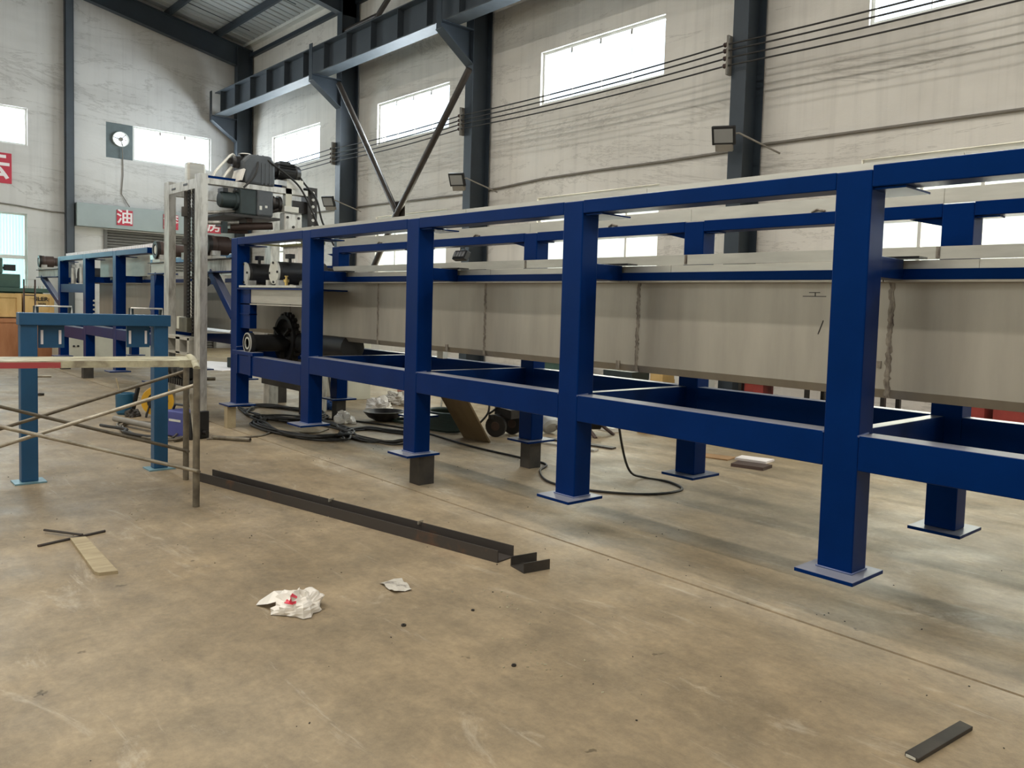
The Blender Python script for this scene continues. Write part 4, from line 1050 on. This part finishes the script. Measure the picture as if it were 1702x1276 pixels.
MB().prism([(-5.78, 1.16, 0), (-4.99, 1.115, 0), (-4.95, 1.13, 0), (-4.93, 1.215, 0), (-5.76, 1.24, 0)], (0, 0, .018)).build('board', M_SCRAPW, bp_)
fb = thing('flat_bar', 'short dark steel flat bar at the bottom right of the floor', 'bar', (-1.12, 2.95, 0))
MB().prism([(-1.165, 2.765, 0), (-1.112, 2.755, 0), (-1.07, 3.14, 0), (-1.122, 3.15, 0)], (0, 0, .016)).build('bar', M_MILL, fb, bevel=.002)
B(-1.158, -1.118, 2.757, 2.761, .004, .013).build('cut_face', M_ENDPL, fb)
for k, (x, y, s_) in enumerate(((-3.30, 2.03, .012), (-2.62, 2.16, .011), (-3.25, 2.4, .009), (-14.3, 2.5, .05))):
    tag(MB()._lathe(Vector((x, y, 0)), Vector((0, 0, 1)), [(0, s_), (s_*.7, s_), (s_*.7, s_*.5), (s_*.4, s_*.5)], 6).build('steel_nut', M_MILL),
        ('dark nut lying below the plastic bag', 'dark nut lying right of the lowest loose nut', 'tiny dark nut right of the paper scrap', 'dark steel lump on the floor left of the stand')[k], 'nut')
rng = random.Random(5)
deb = MB()
for k in range(200):
    x, y = rng.uniform(-8.5, -.6), rng.uniform(.4, 5.6); s_ = rng.uniform(.0015, .0042)
    deb.obox((x, y, s_*.5), (math.cos(k), math.sin(k), 0), (-math.sin(k), math.cos(k), 0), (0, 0, 1), s_, s_*.6, s_*.5)
tag(deb.build('floor_grit', M_MILL), 'dark specks of grit scattered over the floor', 'grit', kind='stuff')
deb = MB()
for k in range(90):
    x, y = rng.choice(((-5.9, 2.2), (-5.3, 2.55), (-3.2, 2.6), (-2.6, 2.3), (-7.9, 1.4), (-6.3, 1.7))); x += rng.gauss(0, .22); y += rng.gauss(0, .10); s_ = rng.uniform(.002, .006)
    deb.obox((x, y, .002), (math.cos(k), math.sin(k), 0), (-math.sin(k), math.cos(k), 0), (0, 0, 1), s_, s_*.35, .002)
tag(deb.build('plaster_flakes', M_SCAF), 'pale flakes of plaster scattered over the floor', 'flakes', kind='stuff')

bk = thing('paint_pail', 'blue plastic pail with a stick in it left of the cable reel', 'pail', (-11.62, 2.95, 0))
MB()._lathe(Vector((-11.62, 2.95, 0)), Vector((0, 0, 1)), [(0, 0), (0, .085), (.03, .105), (.22, .112), (.27, .112), (.28, .10), (.27, .095), (.03, .09), (.03, 0)], 22).build('pail_body', M_CYAN, bk)
MB().cyl((-11.62, 2.95, .03), (-11.76, 2.88, .46), .008, 6).build('stick', M_SCRAPW, bk)
MB().bar((-11.55, 3.02, .04), (-11.47, 3.06, .36), .04, .03).build('brush_handle', M_BLACK, bk)
def reel(x, y, lab):
    r = thing('cable_reel', lab, 'reel', (x, y, 0))
    for s_ in (-.06, .06):
        d = Vector((.96, -.28, 0)).normalized(); ax = Vector((-d.y, d.x, 0))
        c = Vector((x, y, .21))+d*s_
        MB()._lathe(c-d*.012, d, [(0, 0), (0, .06), (.02, .07), (0, .09), (0, .185), (.024, .185), (.024, 0)], 22).build('flange', M_YEL, r)
        MB().tube([c+d*(s_*.6)-ax*.13+Vector((0, 0, -.21+.012)), c+d*(s_*.6)+Vector((0, 0, .30)), c+d*(s_*.6)+ax*.13+Vector((0, 0, -.21+.012))], .013, 6).build('stand_tube', M_BLACK, r)
    MB()._lathe(Vector((x, y, .21))-Vector((.96, -.28, 0)).normalized()*.075, Vector((.96, -.28, 0)).normalized(), [(0, .06), (0, .12), (.03, .135), (.06, .12), (.09, .135), (.12, .12), (.15, .12), (.15, .06)], 18).build('cable_coil', M_RUBBER, r)
    return r
reel(-11.15, 3.20, 'yellow flanged cable reel on black tube legs behind the stand')
stone = crumple('sandbag', 'dark lumpy sack lying left of the yellow cable reel', 'sack', (-11.36, 2.96), .12, .08, .08, M_MILL, 11)
wd_ = thing('welding_machine', 'indigo welding machine with black front behind the scaffold posts', 'welder', (-9.35, 3.02, 0))
MB().obox((-9.45, 2.98, .15), (.95, .30, 0), (-.30, .95, 0), (0, 0, 1), .20, .11, .14).build('casing', M_WELDER, wd_, bevel=.012)
MB().obox((-9.22, 3.05, .15), (.95, .30, 0), (-.30, .95, 0), (0, 0, 1), .035, .115, .15).build('front_panel', M_BLACK, wd_, bevel=.01)
MB().tube([(-9.62, 2.92, .29), (-9.58, 2.93, .35), (-9.30, 3.02, .35), (-9.26, 3.03, .29)], .014, 6).build('handle', M_BLACK, wd_)
MB().obox((-9.42, 2.874, .19), (.95, .30, 0), (-.30, .95, 0), (0, 0, 1), .10, .002, .012).build('label_strip', M_ENDPL, wd_)
for k in range(2): MB().cyl((-9.19+.0, 3.02+.08*k, .07), (-9.14, 3.04+.08*k, .07), .025, 10).build('socket', M_DARK, wd_)
for p, q, r_, lab in (((-10.75, 2.62, .07), (-9.62, 2.84, .07), .035, 'grey steel pipe lying left of the welding machine'), ((-9.10, 3.16, .025), (-8.72, 3.42, .025), .022, 'short brown pipe right of the welding machine'),
                      ((-17.5, 2.72, .02), (-17.35, 3.2, .02), .02, 'pale steel rod on the floor behind the stand leg'), ((-16.0, 4.8, .03), (-15.7, 5.5, .03), .03, 'dark bar on the floor behind the portal')):
    mb = MB(); d = (Vector(q)-Vector(p)).normalized()
    mb._lathe(Vector(p), d, [(0, r_*.75), (0, r_), ((Vector(q)-Vector(p)).length, r_), ((Vector(q)-Vector(p)).length, r_*.75), (0.01, r_*.75)], 12)
    tag(mb.build('steel_pipe', M_SCAFT if 'brown' in lab or 'dark' in lab else M_SCAFL if 'pale' in lab else M_PIPE), lab, 'pipe')
# cables on the floor
def cable(name, label, pts, r, m, cat='cable', n=6):
    return tag(MB().tube(smooth(pts, n), r, 6).build(name, m), label, cat)
def loops(c, rx, ry, n_, r, seed, jit=.12, z=.012):
    rg = random.Random(seed); out = []
    for k in range(n_*12+1):
        a = 2*PI*k/12; j = 1+rg.uniform(-jit, jit)
        out.append((c[0]+rx*j*math.cos(a)+.03*math.sin(a*.37), c[1]+ry*j*math.sin(a), z+.006*(k//12)+.004*math.sin(a*2)))
    return out
cable('welding_cable', 'brown welding cable looped on the floor left of the welding machine', loops((-9.95, 2.78), .75, .24, 4, .012, 2)+[(-9.5, 2.95, .05), (-9.40, 2.97, .06)], .012, M_SCAFT)
cable('torch_hose', 'black hose with torch lying under the scaffold brace', [(-10.35, 2.38, .06), (-10.2, 2.40, .065), (-9.9, 2.52, .06), (-9.7, 2.46, .06), (-9.5, 2.56, .04), (-9.35, 2.74, .02)], .018, M_RUBBER)
cable('floor_cable', 'heap of dark cable coiled under the left end of the main frame', loops((-9.3, 4.25), .95, .38, 7, .012, 4, .2), .013, M_RUBBER)
cable('floor_cable', 'second dark cable heap under the drive bay of the main frame', loops((-10.6, 4.6), .9, .4, 6, .012, 9, .22), .013, M_RUBBER)
cable('floor_cable', 'dark cable coil behind the second near post of the main frame', loops((-8.3, 4.75), .55, .32, 5, .012, 6, .2), .012, M_RUBBER)
cable('power_cable', 'thin black cable snaking under the main frame and looping up to it', [(-9.92, 4.86, .01), (-9.44, 5.12, .01), (-8.48, 5.32, .01), (-7.21, 5.22, .01), (-6.31, 5.24, .01), (-5.92, 5.22, .01), (-5.70, 4.95, .01), (-5.26, 4.70, .01), (-4.77, 4.80, .01), (-4.42, 5.10, .01), (-4.38, 5.45, .01), (-4.66, 5.60, .01), (-4.92, 5.56, .01), (-4.93, 5.36, .10), (-4.83, 5.12, .45), (-4.80, 5.02, .86)], .011, M_RUBBER)
cable('floor_cable', 'brown cable running across the floor from the welding machine to the wooden prop', [(-9.1, 3.1, .01), (-9.0, 3.6, .01), (-9.2, 3.9, .01), (-8.9, 4.2, .01), (-9.1, 4.5, .01)], .012, M_SCAFT)
cable('floor_cable', 'thin brown cable running toward the side wall beyond the frame', [(-8.9, 5.6, .01), (-9.6, 6.4, .01), (-11.0, 7.4, .01), (-12.6, 8.6, .01)], .014, M_SCAFT)
hs = thing('hose_coil', 'dark green hose coil on the floor beside the leaning board', 'hose', (-8.42, 5.72, 0))
MB().tube(smooth([p for k in range(9) for p in [( -8.42+.42*math.cos(a)*(1-.02*k), 5.78+.30*math.sin(a)*(1-.02*k), .03+.022*k) for a in [2*PI*i/12 for i in range(12)]]], 2), .028, 7).build('coil', M_HOSE, hs)
MB().tube(smooth([(-8.6, 5.5, .05), (-9.0, 5.45, .03), (-9.4, 5.55, .02), (-9.3, 5.75, .02), (-8.8, 5.8, .06)], 5), .022, 7).build('hose_end', M_HOSE, hs)
ls = thing('leaning_board', 'thin brown board leaning against the far bottom rail of the main frame', 'board', (-7.5, 5.5, 0))
MB().prism([(-7.76, 5.53, .0), (-7.28, 5.55, .0), (-7.37, 5.09, .81), (-7.93, 5.09, .81)], (.004, .016, .006)).build('board', wood('thin_plywood', srgb(98, 80, 54), srgb(122, 102, 72), (1, 1, .3)), ls)

# welding trolley with gas bottle behind the third far post
tro = thing('bottle_trolley', 'two-wheeled dark trolley with a curled handle beside the leaning board', 'trolley', (-7.4, 6.0, 0))
for (x, y) in ((-7.60, 5.90), (-7.66, 6.20)):
    wv = MB()._lathe(Vector((x, y, .13)), Vector((.45, -.9, 0)).normalized(), [(0, 0), (0, .05), (.02, .06), (0, .085), (0, .13), (.05, .13), (.05, 0)], 20).build('wheel', M_RUBBER, tro)
    MB()._lathe(Vector((x, y, .13))-Vector((.45, -.9, 0)).normalized()*-.052, Vector((.45, -.9, 0)).normalized(), [(0, 0), (0, .05), (-.01, .08)], 14).build('hub_cap', M_BROWN, wv)
MB().bar((-7.62, 5.80, .24), (-7.62, 6.45, .24), .05, .05).build('axle_bar', M_DARK, tro)
MB().prism([(-7.72, 5.95, .25), (-7.72, 6.40, .25), (-7.40, 6.40, .23), (-7.40, 5.95, .23)], (0, 0, .10)).build('tray', M_DARK, tro)
MB().tube(smooth([(-7.78, 5.75, .13), (-7.72, 5.85, .27), (-7.75, 5.9, .42), (-7.68, 5.93, .46), (-7.62, 5.95, .42), (-7.66, 5.92, .33), (-7.72, 5.86, .26)], 5), .014, 6).build('handle', M_DARK, tro)
MB().tube(smooth([(-7.55, 6.1, .3), (-7.52, 6.12, .55), (-7.40, 6.2, .56), (-7.30, 6.3, .47), (-7.36, 6.28, .40), (-7.5, 6.16, .42)], 5), .018, 6).build('hose_loop', M_RUBBER, tro)
gb = thing('gas_bottle', 'pale grey gas bottle lying tilted behind the third far post', 'bottle', (-6.9, 6.4, 0))
gd = Vector((-.80, .25, .62)).normalized()
MB()._lathe(Vector((-7.38, 6.58, .075)), gd, [(0, 0), (.0, .08), (.03, .115), (.85, .115), (.95, .05), (1.0, .03), (1.08, .03), (1.08, 0)], 22).build('bottle_body', mat('pale_grey_paint', (.46, .47, .46, 1), .4), gb)
MB().cyl((-7.25, 6.62, .02), (-8.05, 6.80, .70), .022, 8).build('support_tube', M_SCAFT, gb)
for k in range(2):
    p0 = Vector((-7.15+.02*k, 5.98+.26*k, 0)); 
    tag(MB().prism([(p0.x, p0.y, 0), (p0.x+.95, p0.y+.18, 0), (p0.x+.93, p0.y+.27, 0), (p0.x-.02, p0.y+.09, 0)], (0, 0, .02)).build('flat_plate', M_MILL if k % 2 else M_PAPER), ('pale thin plate lying on the floor under the gas bottle', 'dark thin plate lying behind the pale plate under the gas bottle')[k], 'plate')

# drill-like pump beyond the fourth near post
pm = thing('floor_pump', 'black barrel machine on stubby legs beyond the fourth near post', 'machine', (-7.15, 6.95, 0))
MB()._lathe(Vector((-7.22, 6.85, .17)), Vector((.5, .85, 0)).normalized(), [(0, 0), (0, .06), (.02, .11), (.3, .11), (.32, .07), (.4, .07), (.4, 0)], 18).build('barrel', M_BLACK, pm)
for p, q in (((-7.10, 6.9, .13), (-6.84, 6.82, 0)), ((-7.05, 7.1, .13), (-6.9, 7.2, 0)), ((-7.2, 6.95, .13), (-7.35, 7.0, 0))):
    MB().cyl(p, q, .022, 8).build('leg', M_BROWN, pm)
tag(MB().prism([(-7.50, 7.42, 0), (-7.08, 7.35, 0), (-7.05, 7.45, 0), (-7.47, 7.52, 0)], (0, 0, .05)).build('light_strip', M_WHITE), 'white strip fitting on the floor beyond the black barrel machine', 'strip')

# things under / behind the left end of the main frame
for k, (x, y, m, h, lab) in enumerate(((-11.95, 5.12, M_MILL, .42, 'square dark steel stub standing behind the cable heaps'), (-10.72, 5.16, M_BARE, .60, 'pale bare steel stub standing behind the second near post'))):
    support(x, y, .15, m, lab, h, 'free-standing stubs')
for k, (x, y, rx, ry, rz, m, lab) in enumerate(((-9.52, 4.92, .16, .11, .12, M_BAG, 'white plastic film bundle left of the second far stub'), (-10.35, 5.9, .24, .15, .16, M_BAG, 'white plastic film bundle beyond the second far post'),
                                               (-10.9, 5.35, .2, .1, .12, mat('blue_cloth', (.03, .10, .30, 1), .8), 'blue cloth bundle behind the pale stub'), (-11.9, 7.4, .3, .2, .14, mat('pink_cloth', (.42, .20, .16, 1), .8), 'dusty pink cloth heap near the side wall'),
                                               (-12.2, 8.2, .5, .3, .25, M_BAG, 'heap of clear plastic film near the side wall'), (-10.9, 6.6, .35, .2, .15, M_PAPER, 'grey rag heap beyond the main frame'))):
    crumple('film_bundle' if m is M_BAG else 'rag_heap', lab, 'bundle', (x, y), rx, ry, rz, m, 20+k)
bwl = thing('steel_bowl', 'dark open bowl standing behind the second far stub', 'bowl', (-9.45, 5.45, 0))
MB()._lathe(Vector((-9.45, 5.45, 0)), Vector((0, 0, 1)), [(0, 0), (0, .1), (.05, .2), (.13, .27), (.13, .26), (.05, .19), (.012, .09), (.012, 0)], 20).build('shell', M_DARK, bwl)
cab = thing('control_cabinet', 'pale grey floor cabinet with cables hanging behind the main frame left end', 'cabinet', (-12.3, 6.2, 0))
B(-12.7, -11.7, 6.1, 6.5, 0, .95).build('body', M_CREAM, cab, bevel=.01)
B(-12.65, -11.75, 6.085, 6.1, .05, .9).build('door', M_CREAM, cab)
for k in range(4):
    MB().tube(smooth([(-12.5+.2*k, 6.06, .9), (-12.45+.2*k, 5.95, .5), (-12.2+.22*k, 5.85, .12), (-11.8+.2*k, 5.7, .02)], 5), .014, 6).build('cable', M_RUBBER, cab)

# ---- left background: crates, green machine, wire rack, low cabinet
def crate(lab, x0, x1, y0, y1, z0, z1, m, nb=4, battens=True):
    r = thing('wooden_crate', lab, 'crate', ((x0+x1)/2, (y0+y1)/2, z0), 'wooden crates')
    B(x0, x1, y0, y1, z0, z1).build('box_panel', m, r)
    w_ = .09
    for i in range(nb):
        y = y0+(y1-y0-w_)*i/(nb-1)
        B(x1, x1+.02, y, y+w_, z0, z1).build('batten', m, r)
    B(x1, x1+.021, y0, y1, z1-w_, z1+.005).build('batten', m, r); B(x1, x1+.021, y0, y1, z0, z0+w_).build('batten', m, r)
    for i in range(3):
        x = x0+(x1-x0-w_)*i/2
        B(x, x+w_, y0-.02, y0, z0, z1).build('batten', m, r)
    return r
crate('orange plywood crate on the floor, leftmost behind the stand', -23.2, -21.8, 1.7, 3.52, 0, .94, M_PLY, 2)
crate('orange plywood crate on the floor right of the leftmost crate', -23.0, -21.8, 3.60, 4.13, 0, .98, M_PLY, 2)
c2 = crate('pale wooden crate stacked on the leftmost orange crate', -23.1, -22.0, 1.9, 3.50, .965, 1.49, M_PALE, 2)
c3 = crate('pale wooden crate with black letters, stacked left of the far blue frame', -23.0, -22.0, 3.56, 4.12, 1.005, 1.50, M_PALE, 2)
text('SLER', 'stencil_letters', M_BLACK, c3, (-21.976, 3.87, 1.385), (PI/2, 0, PI/2), .13)
text('3070', 'stencil_letters', M_BLACK, c3, (-21.976, 3.88, 1.27), (PI/2, 0, PI/2), .08)
gm = thing('green_machine', 'dark green machine tool with a black monitor at the left edge', 'machine', (-24.3, 3.0, 0))
B(-24.7, -23.6, 2.0, 4.2, 0, 1.53).build('base', M_GREEN, gm, bevel=.02)
B(-24.8, -23.5, 1.9, 4.40, 1.53, 1.63).build('bed', M_GREEN, gm, bevel=.01)
B(-24.6, -23.8, 2.4, 3.77, 1.63, 1.96).build('carriage', M_GREEN, gm, bevel=.02)
B(-24.5, -23.9, 2.4, 3.44, 1.96, 2.34).build('head', M_GREEN, gm, bevel=.03)
B(-24.1, -23.95, 3.47, 3.70, 2.04, 2.19).build('monitor', M_BLACK, gm)
B(-24.1, -24.0, 3.42, 3.48, 2.08, 2.13).build('monitor_arm', M_BLACK, gm)
for k in range(6): B(-23.55, -23.5, 3.80+.09*k, 3.86+.09*k, 1.63, 1.69).build('clamp', M_BARE, gm)
wr = thing('tube_rack', 'thin dark tube frame standing in front of the pale crates', 'rack', (-20.9, 3.4, 0))
MB().tube([(-20.9, 3.37, 0), (-20.9, 3.37, 1.81), (-20.9, 3.57, 1.81), (-20.9, 3.57, 0)], .016, 8).build('frame_tube', M_BROWN, wr)
MB().cyl((-20.9, 3.37, 1.47), (-20.9, 3.57, 1.47), .013, 8).build('cross_tube', M_BROWN, wr)
lc = thing('low_cabinet', 'long pale low cabinet with dark sockets behind the far blue frame', 'cabinet', (-22, 6.3, 0))
B(-21.6, -20.5, 4.0, 4.42, 0, .60).build('body', M_CREAM, lc, bevel=.01)
B(-20.5, -20.488, 4.03, 4.39, .05, .57).build('door', M_CREAM, lc)
for y in (4.20, 4.28): MB().cyl((-20.49, y, .39), (-20.475, y, .39), .022, 12).build('socket', M_BLACK, lc)
lc2 = thing('low_cabinet', 'wider pale cabinet standing right of the socketed one behind the blue frame', 'cabinet', (-21, 5.1, 0))
B(-21.6, -20.5, 4.46, 5.75, 0, .62).build('body', M_CREAM, lc2, bevel=.01)
for k in range(2): B(-20.5, -20.488, 4.50+.62*k, 5.08+.62*k, .06, .58).build('door', M_CREAM, lc2)
tag(MB().prism([(-19.6, 5.3, 0), (-17.6, 6.3, 0), (-18.3, 8.0, 0), (-20.4, 7.0, 0)], (0, 0, .015)).build('white_sheet', M_SIGNW), 'large white sheet lying flat on the floor behind the portal', 'sheet')
tb_ = thing('tool_case', 'small dark case standing on the white floor sheet', 'case', (-18.3, 6.9, .015))
MB().obox((-18.3, 6.9, .13), (.8, .6, 0), (-.6, .8, 0), (0, 0, 1), .2, .12, .11).build('case', M_TEAL, tb_, bevel=.01)
MB().tube([(-18.38, 6.84, .24), (-18.36, 6.85, .28), (-18.24, 6.95, .28), (-18.22, 6.96, .24)], .01, 6).build('handle', M_BLACK, tb_)

# ---- clutter along the side wall
rk = thing('steel_rack', 'low dark steel rack with open shelves along the side wall', 'rack', (-5.5, 9.2, 0))
for x in (-6.3, -5.3, -4.3):
    for y in (8.95, 9.35): B(x, x+.05, y, y+.05, 0, .74).build('upright', M_DARK, rk)
for z in (.18, .45, .70): B(-6.3, -4.25, 8.95, 9.40, z, z+.03).build('shelf', M_DARK, rk)
def carton(lab, x, y, z, sx, sy, sz, m, name='carton', cat='box', grp='boxes along the side wall'):
    r = thing(name, lab, cat, (x, y, z), grp)
    B(x, x+sx, y, y+sy, z, z+sz).build('body', m, r, bevel=.006)
    B(x-.004, x+sx+.004, y-.006, y+sy, z+sz*.82, z+sz+.004).build('lid', m, r)
carton('white lidded box on the floor by the side wall left of the steel rack', -7.45, 9.0, 0, .42, .4, .72, M_WHITE)
carton('pale wooden panel box standing on the steel rack', -5.65, 9.0, .73, .4, .3, .22, M_PALE)
carton('red toolbox on the steel rack shelf left end', -6.24, 9.0, .48, .3, .25, .2, M_REDOB)
carton('dark box on the lower rack shelf', -5.2, 9.0, .21, .5, .3, .2, M_MILL)
carton('first red box right of the steel rack under the trough', -3.72, 9.62, 0, .35, .3, .72, M_REDOB)
carton('second longer red box beside the first red box', -3.28, 9.62, 0, .7, .3, .72, M_REDOB)
carton('white box on top of the steel rack near its right end', -4.75, 9.05, .73, .12, .15, .09, M_WHITE)
carton('open brown carton on the steel rack beside the white box', -5.12, 9.05, .73, .36, .25, .07, M_CARD)
carton('small white packet on the steel rack at the right end', -4.45, 9.05, .73, .12, .12, .08, M_SIGNW)
carton('wooden block stack on the floor by the side wall', -6.9, 7.62, 0, .16, .12, .10, M_PALE)
carton('orange brick on the floor right of the wooden block', -6.3, 7.75, 0, .30, .14, .12, M_PLY)
carton('blue green box on the floor beyond the fourth bay', -8.9, 9.0, 0, .6, .4, .62, M_TEAL)
carton('grey wall locker left of the blue green box', -10.9, 9.2, 0, .9, .5, .75, M_GREEN)
carton('tall pale wooden panel by the wall behind the second bay', -8.1, 9.2, 0, .25, .3, .78, M_PALE)
pll = thing('timber_pallet', 'dark timber pallet on the floor near the steel rack', 'pallet', (-5.0, 8.2, 0))
for k in range(3): B(-5.6, -4.4, 7.9+.28*k, 7.98+.28*k, 0, .09).build('bearer', M_SCRAPW, pll)
for k in range(6): B(-5.6+.21*k, -5.45+.21*k, 7.88, 8.58, .09, .11).build('slat', M_SCRAPW, pll)
for k, (x, y) in enumerate(((-5.35, 6.9), (-5.0, 7.1), (-4.8, 6.75))):
    tag(MB().prism([(x, y, 0), (x+.34, y+.08, .0), (x+.30, y+.30, 0.0), (x-.05, y+.2, 0)], (0, 0, .012+.01*k)).build('cardboard_scrap', (M_CARD, M_SIGNW, M_BROWN)[k]),
        ('brown cardboard scrap on the floor under the fourth bay', 'white card scrap on the floor under the fourth bay', 'dark card scrap on the floor under the fourth bay')[k], 'scrap')
hm = thing('sledge_hammer', 'dark hammer lying on the floor before the red boxes by the side wall', 'hammer', (-3.5, 9.45, 0))
MB().cyl((-3.86, 9.50, .05), (-3.35, 9.42, .04), .018, 8).build('handle', M_BROWN, hm)
MB().obox((-3.33, 9.42, .05), (.1, 1, 0), (1, -.1, 0), (0, 0, 1), .07, .08, .05).build('head', M_DARK, hm, bevel=.006)
MB().obox((-3.88, 9.50, .06), (1, 0, 0), (0, 1, 0), (0, 0, 1), .06, .06, .06).build('grip', M_BLACK, hm)
